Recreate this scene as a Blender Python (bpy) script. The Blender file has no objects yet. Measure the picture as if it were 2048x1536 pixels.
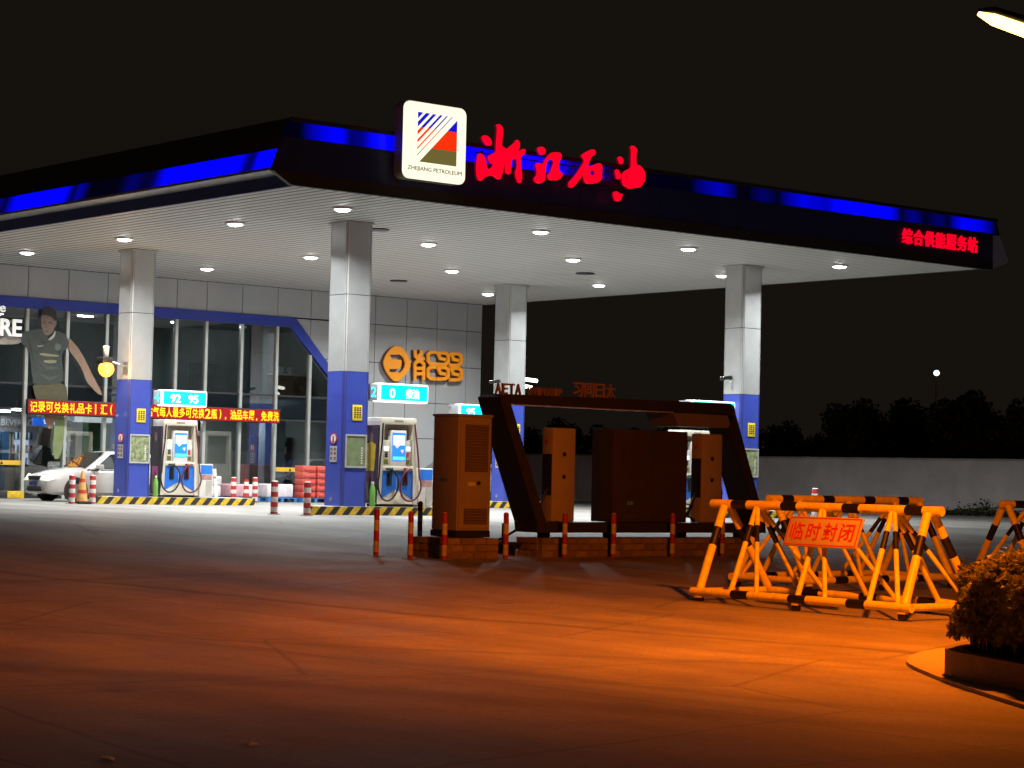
import bpy, bmesh, math, random
from mathutils import Vector, Matrix
random.seed(7)
SC = bpy.context.scene
COL = SC.collection
PI = math.pi

# ------------------------------------------------------------------ camera
CAM_POS = (-30.12, -43.007, 1.5)
YAW, PITCH, ROLL = map(math.radians, (50.6074, 2.3706, 1.3039))
fwd = Vector((math.cos(YAW)*math.cos(PITCH), math.sin(YAW)*math.cos(PITCH), math.sin(PITCH)))
rgt = Vector((math.sin(YAW), -math.cos(YAW), 0)); upv = rgt.cross(fwd)
r2 = rgt*math.cos(ROLL)+upv*math.sin(ROLL); u2 = -rgt*math.sin(ROLL)+upv*math.cos(ROLL)
cd = bpy.data.cameras.new('camera'); cd.sensor_width = 36; cd.lens = 4379.62/2048*36
cd.clip_start = .1; cd.clip_end = 2000
cam = bpy.data.objects.new('camera', cd); COL.objects.link(cam)
cam.matrix_world = Matrix(((r2.x, u2.x, -fwd.x, CAM_POS[0]), (r2.y, u2.y, -fwd.y, CAM_POS[1]), (r2.z, u2.z, -fwd.z, CAM_POS[2]), (0, 0, 0, 1)))
SC.camera = cam
# ------------------------------------------------------------------ night sky (city glow), no sun
w = bpy.data.worlds.new('World'); SC.world = w; w.use_nodes = True
wn = w.node_tree.nodes; wl = w.node_tree.links
bg = wn['Background']; bg.inputs[0].default_value = (1.0, .79, .6, 1); bg.inputs[1].default_value = .0072
sky = wn.new('ShaderNodeTexSky'); sky.sky_type = 'NISHITA'; sky.sun_disc = False
sky.sun_elevation = math.radians(-9); sky.sun_rotation = math.radians(200)
bg2 = wn.new('ShaderNodeBackground'); bg2.inputs[1].default_value = .05; wl.new(sky.outputs[0], bg2.inputs[0])
ad = wn.new('ShaderNodeAddShader'); wl.new(bg.outputs[0], ad.inputs[0]); wl.new(bg2.outputs[0], ad.inputs[1])
wl.new(ad.outputs[0], wn['World Output'].inputs[0])
# ------------------------------------------------------------------ exposure and render
vs = SC.view_settings; vs.view_transform = 'Standard'; vs.look = 'None'; vs.exposure = 0; vs.gamma = 1; vs.use_curve_mapping = False
SC.render.engine = 'CYCLES'
cy = SC.cycles; cy.use_denoising = True; cy.max_bounces = 8; cy.diffuse_bounces = 4; cy.glossy_bounces = 4
cy.transparent_max_bounces = 16; cy.sample_clamp_indirect = 4; cy.caustics_reflective = False; cy.caustics_refractive = False
try: cy.denoiser = 'OPENIMAGEDENOISE'
except Exception: pass
# lamp powers
W_DOWN, W_STREET, W_FLOOD = 350, 5600, 90

# ------------------------------------------------------------------ materials
MATS = {}
def M(name, col, rough=.5, metal=0, var=.12, scale=6, bump=0, bscale=40, emit=0, ecol=None, coat=0, spec=.5):
    """procedural Principled material: colour mottled by object-space noise, optional fine relief"""
    if name in MATS: return MATS[name]
    m = bpy.data.materials.new(name); m.use_nodes = True; nt = m.node_tree; N = nt.nodes; L = nt.links
    b = N['Principled BSDF']; b.inputs['Roughness'].default_value = rough; b.inputs['Metallic'].default_value = metal
    b.inputs['Coat Weight'].default_value = coat; b.inputs['Specular IOR Level'].default_value = spec
    tc = N.new('ShaderNodeTexCoord')
    if var > 0:
        nz = N.new('ShaderNodeTexNoise'); nz.inputs['Scale'].default_value = scale; nz.inputs['Detail'].default_value = 6; nz.inputs['Roughness'].default_value = .65
        L.new(tc.outputs['Object'], nz.inputs['Vector'])
        r = N.new('ShaderNodeValToRGB'); r.color_ramp.elements[0].position = .3; r.color_ramp.elements[1].position = .7
        r.color_ramp.elements[0].color = tuple(max(0, c*(1-var)) for c in col)+(1,); r.color_ramp.elements[1].color = tuple(min(1, c*(1+var)) for c in col)+(1,)
        L.new(nz.outputs[0], r.inputs[0]); L.new(r.outputs[0], b.inputs['Base Color'])
        mr = N.new('ShaderNodeMapRange'); mr.inputs['To Min'].default_value = max(.03, rough-.12); mr.inputs['To Max'].default_value = min(1, rough+.12)
        L.new(nz.outputs[0], mr.inputs['Value']); L.new(mr.outputs[0], b.inputs['Roughness'])
    else: b.inputs['Base Color'].default_value = tuple(col)+(1,)
    if bump:
        n2 = N.new('ShaderNodeTexNoise'); n2.inputs['Scale'].default_value = bscale; n2.inputs['Detail'].default_value = 4
        L.new(tc.outputs['Object'], n2.inputs['Vector'])
        bp = N.new('ShaderNodeBump'); bp.inputs['Strength'].default_value = bump; bp.inputs['Distance'].default_value = .02
        L.new(n2.outputs[0], bp.inputs['Height']); L.new(bp.outputs[0], b.inputs['Normal'])
    if emit:
        b.inputs['Emission Color'].default_value = tuple(ecol or col)+(1,); b.inputs['Emission Strength'].default_value = emit
    MATS[name] = m; return m
def glow(name, col, s): return M(name, tuple(c*.5 for c in col), .4, var=0, emit=s, ecol=col)
def stripes(name, c1, c2, period, duty=.5, axis='X', slant=0, off=0, rough=.6):
    """two paints in bands along a local axis (slant adds the z coordinate for diagonal bands)"""
    m = bpy.data.materials.new(name); m.use_nodes = True; nt = m.node_tree; N = nt.nodes; L = nt.links; b = N['Principled BSDF']; b.inputs['Roughness'].default_value = rough
    tc = N.new('ShaderNodeTexCoord'); sp = N.new('ShaderNodeSeparateXYZ'); L.new(tc.outputs['Object'], sp.inputs[0])
    ma = N.new('ShaderNodeMath'); ma.operation = 'MULTIPLY_ADD'; L.new(sp.outputs['Z'], ma.inputs[0]); ma.inputs[1].default_value = slant; L.new(sp.outputs[axis], ma.inputs[2])
    if axis == 'Z': ma.inputs[1].default_value = 0
    a2 = N.new('ShaderNodeMath'); a2.operation = 'ADD'; L.new(ma.outputs[0], a2.inputs[0]); a2.inputs[1].default_value = off+1000*period
    md = N.new('ShaderNodeMath'); md.operation = 'MODULO'; L.new(a2.outputs[0], md.inputs[0]); md.inputs[1].default_value = period
    lt = N.new('ShaderNodeMath'); lt.operation = 'LESS_THAN'; L.new(md.outputs[0], lt.inputs[0]); lt.inputs[1].default_value = period*duty
    nz = N.new('ShaderNodeTexNoise'); nz.inputs['Scale'].default_value = 9; nz.inputs['Detail'].default_value = 8; L.new(tc.outputs['Object'], nz.inputs['Vector'])
    mx = N.new('ShaderNodeMix'); mx.data_type = 'RGBA'; L.new(lt.outputs[0], mx.inputs['Factor']); mx.inputs[6].default_value = tuple(c1)+(1,); mx.inputs[7].default_value = tuple(c2)+(1,)
    dk = N.new('ShaderNodeMix'); dk.data_type = 'RGBA'; dk.blend_type = 'MULTIPLY'; rr = N.new('ShaderNodeValToRGB'); rr.color_ramp.elements[0].position = .35; rr.color_ramp.elements[0].color = (.55, .52, .48, 1); rr.color_ramp.elements[1].position = .6
    L.new(nz.outputs[0], rr.inputs[0]); dk.inputs['Factor'].default_value = .7; L.new(mx.outputs[2], dk.inputs[6]); L.new(rr.outputs[0], dk.inputs[7]); L.new(dk.outputs[2], b.inputs['Base Color'])
    MATS[name] = m; return m
def glass(name, tint=(.75, .82, .82), refl=.1, rough=0.0):
    m = bpy.data.materials.new(name); m.use_nodes = True; nt = m.node_tree; N = nt.nodes; L = nt.links
    N.remove(N['Principled BSDF']); o = N['Material Output']
    t = N.new('ShaderNodeBsdfTransparent'); t.inputs[0].default_value = tuple(tint)+(1,)
    g = N.new('ShaderNodeBsdfGlossy'); g.inputs['Roughness'].default_value = rough; g.inputs[0].default_value = (1, 1, 1, 1)
    fr = N.new('ShaderNodeFresnel'); fr.inputs[0].default_value = 1.5
    ma = N.new('ShaderNodeMath'); ma.operation = 'MULTIPLY_ADD'; L.new(fr.outputs[0], ma.inputs[0]); ma.inputs[1].default_value = 1.0; ma.inputs[2].default_value = refl
    mx = N.new('ShaderNodeMixShader'); L.new(ma.outputs[0], mx.inputs[0]); L.new(t.outputs[0], mx.inputs[1]); L.new(g.outputs[0], mx.inputs[2]); L.new(mx.outputs[0], o.inputs[0])
    MATS[name] = m; return m
def led_strip(name, col, s, axis, stops):
    """light strip whose lamps have failed in places: brightness of each stretch given along the strip"""
    m = bpy.data.materials.new(name); m.use_nodes = True; nt = m.node_tree; N = nt.nodes; L = nt.links; b = N['Principled BSDF']
    b.inputs['Base Color'].default_value = (0, 0, .02, 1); b.inputs['Roughness'].default_value = .35
    tc = N.new('ShaderNodeTexCoord'); mp = N.new('ShaderNodeMapping'); L.new(tc.outputs['Object'], mp.inputs[0])
    sp = N.new('ShaderNodeSeparateXYZ'); L.new(mp.outputs[0], sp.inputs[0]); a, b_ = stops[0][0], stops[-1][0]
    mr = N.new('ShaderNodeMapRange'); mr.inputs['From Min'].default_value = a; mr.inputs['From Max'].default_value = b_; L.new(sp.outputs[axis], mr.inputs['Value'])
    r = N.new('ShaderNodeValToRGB'); el = r.color_ramp.elements; L.new(mr.outputs[0], r.inputs[0])
    for i, (p, v) in enumerate(stops):
        e = el[0] if i == 0 else el[len(el)-1] if i == len(stops)-1 else el.new((p-a)/(b_-a))
        e.position = (p-a)/(b_-a); v = v*v if v > .06 else .004; e.color = (v, v, v, 1)
    mu = N.new('ShaderNodeMath'); mu.operation = 'MULTIPLY'; L.new(r.outputs[0], mu.inputs[0]); mu.inputs[1].default_value = s
    b.inputs['Emission Color'].default_value = tuple(col)+(1,); L.new(mu.outputs[0], b.inputs['Emission Strength'])
    MATS[name] = m; return m

def leaf(name, col, trans=.45):
    """leaf that lets part of the light through"""
    m = bpy.data.materials.new(name); m.use_nodes = True; nt = m.node_tree; N = nt.nodes; L = nt.links; b = N['Principled BSDF']; b.inputs['Roughness'].default_value = .5
    oi = N.new('ShaderNodeTexCoord'); nz = N.new('ShaderNodeTexNoise'); nz.inputs['Scale'].default_value = 5; nz.inputs['Detail'].default_value = 5; L.new(oi.outputs['Object'], nz.inputs[0])
    r = N.new('ShaderNodeValToRGB'); r.color_ramp.elements[0].position = .3; r.color_ramp.elements[1].position = .7
    r.color_ramp.elements[0].color = tuple(c*.65 for c in col)+(1,); r.color_ramp.elements[1].color = tuple(c*1.3 for c in col)+(1,); L.new(nz.outputs[0], r.inputs[0]); L.new(r.outputs[0], b.inputs['Base Color'])
    t = N.new('ShaderNodeBsdfTranslucent'); L.new(r.outputs[0], t.inputs[0]); mx = N.new('ShaderNodeMixShader'); mx.inputs[0].default_value = trans
    L.new(b.outputs[0], mx.inputs[1]); L.new(t.outputs[0], mx.inputs[2]); L.new(mx.outputs[0], N['Material Output'].inputs[0]); MATS[name] = m; return m
def concrete_ground():
    m = bpy.data.materials.new('concrete_forecourt'); m.use_nodes = True; nt = m.node_tree; N = nt.nodes; L = nt.links; b = N['Principled BSDF']
    tc = N.new('ShaderNodeTexCoord')
    def noise(scale, det=6, sx=1, sy=1, rot=0, rgh=.6):
        mp = N.new('ShaderNodeMapping'); mp.inputs['Scale'].default_value = (sx, sy, 1); mp.inputs['Rotation'].default_value = (0, 0, rot); L.new(tc.outputs['Object'], mp.inputs[0])
        n = N.new('ShaderNodeTexNoise'); n.inputs['Scale'].default_value = scale; n.inputs['Detail'].default_value = det; n.inputs['Roughness'].default_value = rgh; L.new(mp.outputs[0], n.inputs[0]); return n
    def ramp(src, p0, c0, p1, c1):
        r = N.new('ShaderNodeValToRGB'); r.color_ramp.elements[0].position = p0; r.color_ramp.elements[1].position = p1
        r.color_ramp.elements[0].color = (c0, c0, c0, 1); r.color_ramp.elements[1].color = (c1, c1, c1, 1); L.new(src, r.inputs[0]); return r.outputs[0]
    def mul(a, c, f=1):
        x = N.new('ShaderNodeMix'); x.data_type = 'RGBA'; x.blend_type = 'MULTIPLY'; x.inputs['Factor'].default_value = f; L.new(a, x.inputs[6]); L.new(c, x.inputs[7]); return x.outputs[2]
    base = N.new('ShaderNodeValToRGB'); base.color_ramp.elements[0].color = (.25, .24, .225, 1); base.color_ramp.elements[1].color = (.4, .39, .37, 1)
    base.color_ramp.elements[0].position = .3; base.color_ramp.elements[1].position = .72
    L.new(noise(.35, 8).outputs[0], base.inputs[0])
    c = base.outputs[0]
    # worn wheel tracks curving through the entrance: streaks stretched along the traffic direction
    c = mul(c, ramp(noise(.8, 6, 1.0, .13, -.15).outputs[0], .36, .70, .58, 1.06))
    c = mul(c, ramp(noise(.45, 7, 1.0, .35, -.35, .7).outputs[0], .38, .72, .56, 1.05), .8)
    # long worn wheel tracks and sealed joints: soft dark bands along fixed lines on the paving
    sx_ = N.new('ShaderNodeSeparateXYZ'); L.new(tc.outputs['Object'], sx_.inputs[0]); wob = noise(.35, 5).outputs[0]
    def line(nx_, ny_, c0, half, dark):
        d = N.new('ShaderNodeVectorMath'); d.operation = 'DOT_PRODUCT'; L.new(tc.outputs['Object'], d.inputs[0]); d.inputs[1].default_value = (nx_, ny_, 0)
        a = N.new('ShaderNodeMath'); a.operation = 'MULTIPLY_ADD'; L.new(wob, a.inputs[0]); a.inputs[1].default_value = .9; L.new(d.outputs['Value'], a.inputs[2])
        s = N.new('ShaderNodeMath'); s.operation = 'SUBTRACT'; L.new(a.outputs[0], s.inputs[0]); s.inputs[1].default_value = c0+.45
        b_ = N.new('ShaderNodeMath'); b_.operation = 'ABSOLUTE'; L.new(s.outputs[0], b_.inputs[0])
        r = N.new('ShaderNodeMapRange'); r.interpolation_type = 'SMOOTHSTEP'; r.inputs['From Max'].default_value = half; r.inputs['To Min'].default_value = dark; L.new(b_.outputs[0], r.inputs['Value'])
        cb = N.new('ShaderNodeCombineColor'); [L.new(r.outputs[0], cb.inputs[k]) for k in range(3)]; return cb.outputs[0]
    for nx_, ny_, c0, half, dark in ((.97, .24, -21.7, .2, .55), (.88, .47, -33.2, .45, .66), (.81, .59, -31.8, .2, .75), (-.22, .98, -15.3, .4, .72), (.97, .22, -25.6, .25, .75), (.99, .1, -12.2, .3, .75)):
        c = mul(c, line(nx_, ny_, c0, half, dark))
    c = mul(c, ramp(noise(1.3, 10, rgh=.75).outputs[0], .3, .78, .7, 1.1))
    c = mul(c, ramp(noise(26, 5, rgh=.7).outputs[0], .3, .74, .7, 1.2))
    c = mul(c, ramp(noise(110, 2).outputs[0], .35, .72, .65, 1.2), .8)
    # hairline cracks wandering across the slabs
    wv = N.new('ShaderNodeMix'); wv.data_type = 'VECTOR'; wv.inputs['Factor'].default_value = .12; L.new(tc.outputs['Object'], wv.inputs[4]); L.new(noise(.8, 6).outputs['Color'], wv.inputs[5])
    ck = N.new('ShaderNodeTexVoronoi'); ck.feature = 'DISTANCE_TO_EDGE'; ck.inputs['Scale'].default_value = .28; L.new(wv.outputs[1], ck.inputs[0])
    c = mul(c, ramp(ck.outputs['Distance'], .002, .5, .008, 1), .75)
    # oil drips
    vo = N.new('ShaderNodeTexVoronoi'); vo.inputs['Scale'].default_value = .55; L.new(tc.outputs['Object'], vo.inputs[0])
    c = mul(c, ramp(vo.outputs['Distance'], .03, .5, .10, 1), .6)
    # sawn slab joints every 5 m
    br = N.new('ShaderNodeTexBrick'); br.inputs['Scale'].default_value = 1; br.offset = 0; br.inputs['Brick Width'].default_value = 5; br.inputs['Row Height'].default_value = 5
    br.inputs['Mortar Size'].default_value = .012; br.inputs['Color1'].default_value = br.inputs['Color2'].default_value = (1, 1, 1, 1); br.inputs['Mortar'].default_value = (.45, .43, .4, 1)
    L.new(tc.outputs['Object'], br.inputs['Vector']); c = mul(c, br.outputs[0], .9)
    L.new(c, b.inputs['Base Color'])
    rr = N.new('ShaderNodeMapRange'); rr.inputs['To Min'].default_value = .42; rr.inputs['To Max'].default_value = .75; L.new(noise(.7, 6).outputs[0], rr.inputs[0]); L.new(rr.outputs[0], b.inputs['Roughness'])
    bp = N.new('ShaderNodeBump'); bp.inputs['Strength'].default_value = .25; bp.inputs['Distance'].default_value = .012; L.new(noise(22, 6).outputs[0], bp.inputs['Height']); L.new(bp.outputs[0], b.inputs['Normal'])
    return m

# ------------------------------------------------------------------ geometry helpers
class MB:
    """collects shapes into one mesh"""
    def __init__(s): s.v = []; s.f = []; s.mi = []; s.sm = []
    def add(s, vs, fs, mi=0, sm=False):
        o = len(s.v); s.v += [tuple(v) for v in vs]
        for f in fs: s.f.append([o+i for i in f]); s.mi.append(mi); s.sm.append(sm)
        return s
    def box(s, x0, x1, y0, y1, z0, z1, mi=0):
        return s.add([(x0, y0, z0), (x1, y0, z0), (x1, y1, z0), (x0, y1, z0), (x0, y0, z1), (x1, y0, z1), (x1, y1, z1), (x0, y1, z1)],
                     [(0, 3, 2, 1), (4, 5, 6, 7), (0, 1, 5, 4), (1, 2, 6, 5), (2, 3, 7, 6), (3, 0, 4, 7)], mi)
    def bbox(s, x0, x1, y0, y1, z0, z1, b=.02, mi=0, seg=2):
        bm = bmesh.new(); bmesh.ops.create_cube(bm, size=1)
        bmesh.ops.scale(bm, vec=(x1-x0, y1-y0, z1-z0), verts=bm.verts); bmesh.ops.translate(bm, vec=((x0+x1)/2, (y0+y1)/2, (z0+z1)/2), verts=bm.verts)
        bmesh.ops.bevel(bm, geom=bm.edges[:], offset=b, segments=seg, affect='EDGES', profile=.5)
        bm.verts.index_update(); s.add([v.co[:] for v in bm.verts], [[v.index for v in f.verts] for f in bm.faces], mi, True); bm.free(); return s
    def cyl(s, p0, p1, r0, r1=None, n=12, mi=0, cap=True):
        p0, p1 = Vector(p0), Vector(p1); r1 = r0 if r1 is None else r1; d = (p1-p0).normalized()
        a = d.orthogonal().normalized(); b = d.cross(a)
        vs = []
        for p, r in ((p0, r0), (p1, r1)):
            for i in range(n):
                t = 2*PI*i/n; vs.append(p+(a*math.cos(t)+b*math.sin(t))*r)
        o = len(s.v); s.add(vs, [(i, (i+1) % n, n+(i+1) % n, n+i) for i in range(n)], mi, True)
        if cap:
            s.f += [[o+i for i in range(n)][::-1], [o+n+i for i in range(n)]]; s.mi += [mi, mi]; s.sm += [False, False]
        return s
    def tube(s, pts, r, n=8, mi=0):
        pts = [Vector(p) for p in pts]; rings = []; a = None
        for i, p in enumerate(pts):
            d = (pts[min(i+1, len(pts)-1)]-pts[max(i-1, 0)]).normalized()
            a = (d.orthogonal() if a is None else a-d*a.dot(d)).normalized(); b = d.cross(a)
            rr = r[i] if isinstance(r, (list, tuple)) else r
            rings.append([p+(a*math.cos(2*PI*k/n)+b*math.sin(2*PI*k/n))*rr for k in range(n)])
        vs = [v for rg in rings for v in rg]; fs = []
        for i in range(len(pts)-1):
            fs += [(i*n+k, i*n+(k+1) % n, (i+1)*n+(k+1) % n, (i+1)*n+k) for k in range(n)]
        fs += [tuple(range(n))[::-1], tuple((len(pts)-1)*n+k for k in range(n))]
        return s.add(vs, fs, mi, True)
    def lathe(s, c, prof, n=20, mi=0):
        c = Vector(c); vs = []
        for r, z in prof: vs += [(c.x+r*math.cos(2*PI*k/n), c.y+r*math.sin(2*PI*k/n), c.z+z) for k in range(n)]
        fs = [(i*n+k, i*n+(k+1) % n, (i+1)*n+(k+1) % n, (i+1)*n+k) for i in range(len(prof)-1) for k in range(n)]
        fs.append(tuple((len(prof)-1)*n+k for k in range(n))); return s.add(vs, fs, mi, True)
    def prism(s, poly, y0, y1, mi=0, plane='XZ'):
        """polygon (a,b) extruded along the third axis; convex or concave (ngon caps)"""
        n = len(poly)
        ar = sum(poly[i][0]*poly[(i+1) % n][1]-poly[(i+1) % n][0]*poly[i][1] for i in range(n))
        if ar < 0: poly = poly[::-1]
        f = {'XZ': lambda a, b, c: (a, c, b), 'YZ': lambda a, b, c: (c, a, b), 'XY': lambda a, b, c: (a, b, c)}[plane]
        vs = [f(a, b, y0) for a, b in poly]+[f(a, b, y1) for a, b in poly]
        return s.add(vs, [tuple(range(n)), tuple(range(2*n-1, n-1, -1))]+[(i, n+i, n+(i+1) % n, (i+1) % n) for i in range(n)], mi)
    def ribbon(s, pts, wd, y0, y1, mi=0):
        """flat stroke of constant width in XZ, extruded along y"""
        L, R = [], []
        P = [Vector(p) for p in pts]
        for i, p in enumerate(P):
            d0 = (P[i]-P[i-1]).normalized() if i else None; d1 = (P[i+1]-P[i]).normalized() if i < len(P)-1 else None
            d = ((d0 or d1)+(d1 or d0)).normalized(); nn = Vector((-d.y, d.x)); k = 1/max(.5, (d0 or d1).dot(d))
            e = d*(-wd*.3 if d0 is None else wd*.3 if d1 is None else 0)
            L.append(tuple(p+e+nn*wd/2*k)); R.append(tuple(p+e-nn*wd/2*k))
        for i in range(len(P)-1): s.prism([L[i], L[i+1], R[i+1], R[i]], y0, y1, mi)
        return s
    def mesh(s, name, mats):
        me = bpy.data.meshes.new(name); me.from_pydata(s.v, [], s.f)
        for m in (mats if isinstance(mats, (list, tuple)) else [mats]): me.materials.append(m)
        me.polygons.foreach_set('material_index', s.mi); me.polygons.foreach_set('use_smooth', s.sm)
        bm = bmesh.new(); bm.from_mesh(me); bmesh.ops.recalc_face_normals(bm, faces=bm.faces[:]); bm.to_mesh(me); bm.free()
        if any(s.sm):
            try: me.set_sharp_from_angle(angle=math.radians(40))
            except Exception: pass
        return me
    def obj(s, name, mats, parent=None, loc=None, rz=0):
        return link(name, s.mesh(name, mats), parent, loc, rz)
def link(name, me, parent=None, loc=None, rz=0):
    o = bpy.data.objects.new(name, me); COL.objects.link(o)
    if parent is not None: o.parent = parent
    if loc: o.location = loc
    o.rotation_euler.z = rz; return o
def tag(o, label=None, cat=None, group=None, kind=None):
    for k, v in (('label', label), ('category', cat), ('group', group), ('kind', kind)):
        if v: o[k] = v
    return o
def thing(name, label, cat, loc=(0, 0, 0), rz=0, group=None):
    o = bpy.data.objects.new(name, None); o.empty_display_size = .2; COL.objects.link(o); o.location = loc; o.rotation_euler.z = rz
    return tag(o, label, cat, group)
def kids(o): return [c for c in bpy.data.objects if c.parent == o]
def copy_tree(o, parent=None, label=None, loc=None, rz=None):
    c = o.copy(); COL.objects.link(c); c.parent = parent
    if label: c['label'] = label
    if loc: c.location = loc
    if rz is not None: c.rotation_euler.z = rz
    for ch in kids(o): copy_tree(ch, c)
    return c
def struct(o): return tag(o, kind='structure')
FONT_CACHE = {}
def text(name, s, width, height, depth, mat, parent, origin, right=(1, 0, 0), out=(0, -1, 0), bold=.0, align='L', keep=False, mirror=False):
    """raised lettering: glyph outlines filled and extruded, fitted to width x height"""
    c = bpy.data.curves.new('t', 'FONT'); c.body = s; c.size = 1; c.extrude = .5; c.offset = bold; c.resolution_u = 3
    o = bpy.data.objects.new('t', c); COL.objects.link(o); bpy.context.view_layer.update()
    dg = bpy.context.evaluated_depsgraph_get(); me = bpy.data.meshes.new_from_object(o.evaluated_get(dg)); bpy.data.objects.remove(o); bpy.data.curves.remove(c)
    xs = [v.co.x for v in me.vertices]; ys = [v.co.y for v in me.vertices]
    x0, x1, y0, y1 = min(xs), max(xs), min(ys), max(ys); sy = height/(y1-y0); sx = sy if keep else width/(x1-x0)
    R = Vector(right); O = Vector(out); U = Vector((0, 0, 1)); og = Vector(origin)
    for v in me.vertices:
        a = (v.co.x-x0)*sx; a = (x1-x0)*sx-a if mirror else a
        v.co = og+R*a+U*((v.co.y-y0)*sy)+O*((v.co.z+.5)*depth)
    me.materials.clear(); me.materials.append(mat)
    for p in me.polygons: p.material_index = 0
    me.name = name
    return link(name, me, parent)
def flat_shape(name, splines, y0, y1, mat, parent, bevel=0, shrink=0):
    """closed outlines in XZ (later ones inside earlier ones are holes) as a solid slab between y0 and y1"""
    c = bpy.data.curves.new('c', 'CURVE'); c.dimensions = '2D'; c.fill_mode = 'BOTH'; c.extrude = abs(y1-y0)/2; c.bevel_depth = bevel; c.bevel_resolution = 1; c.offset = -bevel-shrink
    for sp in splines:
        k = c.splines.new('POLY'); k.points.add(len(sp)-1); k.use_cyclic_u = True
        for i, (a, b) in enumerate(sp): k.points[i].co = (a, b, 0, 1)
    o = bpy.data.objects.new('c', c); COL.objects.link(o); bpy.context.view_layer.update()
    dg = bpy.context.evaluated_depsgraph_get(); me = bpy.data.meshes.new_from_object(o.evaluated_get(dg)); bpy.data.objects.remove(o); bpy.data.curves.remove(c)
    ym = (y0+y1)/2
    for v in me.vertices: v.co = (v.co.x, ym-v.co.z, v.co.y)
    me.materials.clear(); me.materials.append(mat); me.name = name
    for p in me.polygons: p.material_index = 0
    return link(name, me, parent)
def glyphs(name, s, cell, height, depth, mat, parent, origin, bold=.0, fill=.9):
    """one raised part for each character, set in equal cells (punctuation is placed small and low)"""
    for i, ch in enumerate(s):
        x = origin[0]+i*cell
        if ch in '，。': text(name, '|', cell*.14, height*.22, depth, mat, parent, (x+cell*.2, origin[1], origin[2]), bold=.02)
        elif ch in '（）1': text(name, '(' if ch == '（' else ')' if ch == '）' else '1', cell*(.14 if ch == '1' else .25), height, depth, mat, parent, (x+cell*.3, origin[1], origin[2]), bold=.015)
        else: text(name, ch, cell*fill, height, depth, mat, parent, (x, origin[1], origin[2]), bold=bold)
def smooth_loop(pts, it=2):
    for _ in range(it):
        q = []
        for i in range(len(pts)):
            a, b = pts[i], pts[(i+1) % len(pts)]
            q += [(a[0]*.75+b[0]*.25, a[1]*.75+b[1]*.25), (a[0]*.25+b[0]*.75, a[1]*.25+b[1]*.75)]
        pts = q
    return pts
def gz(y):
    t = min(1, max(0, (y+28)/23)); return .45*t*t*(3-2*t)
PAD = .45
# ================================================================== SETTING
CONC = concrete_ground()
ys = [-400, -120, -60]+[-28+23*i/46 for i in range(47)]+[30, 120, 700]
xs = [-400, -60, -30, -10, 10, 30, 60, 120, 700]
g = MB(); vs_ = [(x, y, gz(y)) for y in ys for x in xs]; nx = len(xs)
g.add(vs_, [(j*nx+i, j*nx+i+1, (j+1)*nx+i+1, (j+1)*nx+i) for j in range(len(ys)-1) for i in range(nx-1)], 0, True)
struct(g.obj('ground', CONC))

# ------------------------------------------------------------------ common materials
alu = M('pillar_aluminium', (.47, .49, .5), .38, .3, .07, 2)
alu_trim = M('trim_aluminium', (.5, .52, .51), .45, .2, .05, 3)
blue_clad = M('blue_cladding', (.045, .075, .42), .38, 0, .10, 2, coat=.2)
navy = M('navy_fascia', (.03, .042, .17), .4, 0, .2, 1.5)
fas_dark = M('fascia_lip', (.035, .032, .03), .55, 0, .2, 2)
white_slat = M('ceiling_white', (.6, .598, .585), .5, 0, .05, .8)
void = M('ceiling_void', (.02, .02, .02), .9, 0, 0)
clad = M('facade_panel_grey', (.43, .445, .455), .42, .05, .07, .6)
joint = M('joint_black', (.03, .03, .03), .8, 0, 0)
mull_m = M('mullion_silver', (.62, .64, .6), .35, .5, .05, 3)
dark_metal = M('dark_metal', (.03, .03, .032), .45, .4, .2, 8)
black_rub = M('black_rubber', (.012, .012, .013), .6, 0, .2, 20)
white_paint = M('white_paint', (.75, .75, .72), .45, 0, .06, 5)
cream = M('cream_enamel', (.72, .68, .56), .4, 0, .06, 4)
red_paint = M('red_paint', (.5, .03, .03), .45, 0, .2, 10)
steel = M('steel', (.5, .5, .5), .35, .8, .1, 10)
blue_paint = M('blue_panel', (.03, .2, .8), .35, 0, .1, 6, coat=.3)
navy_glass = glass('shop_glass', (.7, .77, .8), .09)
kerb_st = stripes('kerb_yellow_black', (.025, .023, .02), (.72, .5, .03), .39, .52, 'X', -.9)
lamp_lens = glow('downlight_lens', (1, .98, .92), 30)
sodium_lens = glow('sodium_lens', (1, .55, .13), 7)

# ================================================================== CANOPY
HC = 7.51; AX, BX, AY, FY, FX = -4.456, 18.47, -4.363, 17.77, 18.35
can = thing('petrol_station_canopy', 'large flat petrol station canopy with navy fascia and white strip ceiling', 'canopy', (7, 6.7, HC))
def cpart(mb, name, mats, label=None): 
    o = mb.obj(name, mats, can, (-7, -6.7, -HC))
    if label: o['label'] = label
    return o
cpart(MB().box(AX+.02, BX-.02, AY+.12, FY-.01, HC+.009, HC+.5), 'roof_deck', void)
slat_me = MB().box(0, .23, AY+.05, FY-.02, 0, .006).mesh('ceiling_slat', white_slat)
n_sl = int((BX-AX)/.3)
for i in range(n_sl):
    s = link('ceiling_slat', slat_me, can, (AX+.01+i*(BX-AX)/n_sl-7, -6.7, 0.002)); 
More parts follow.
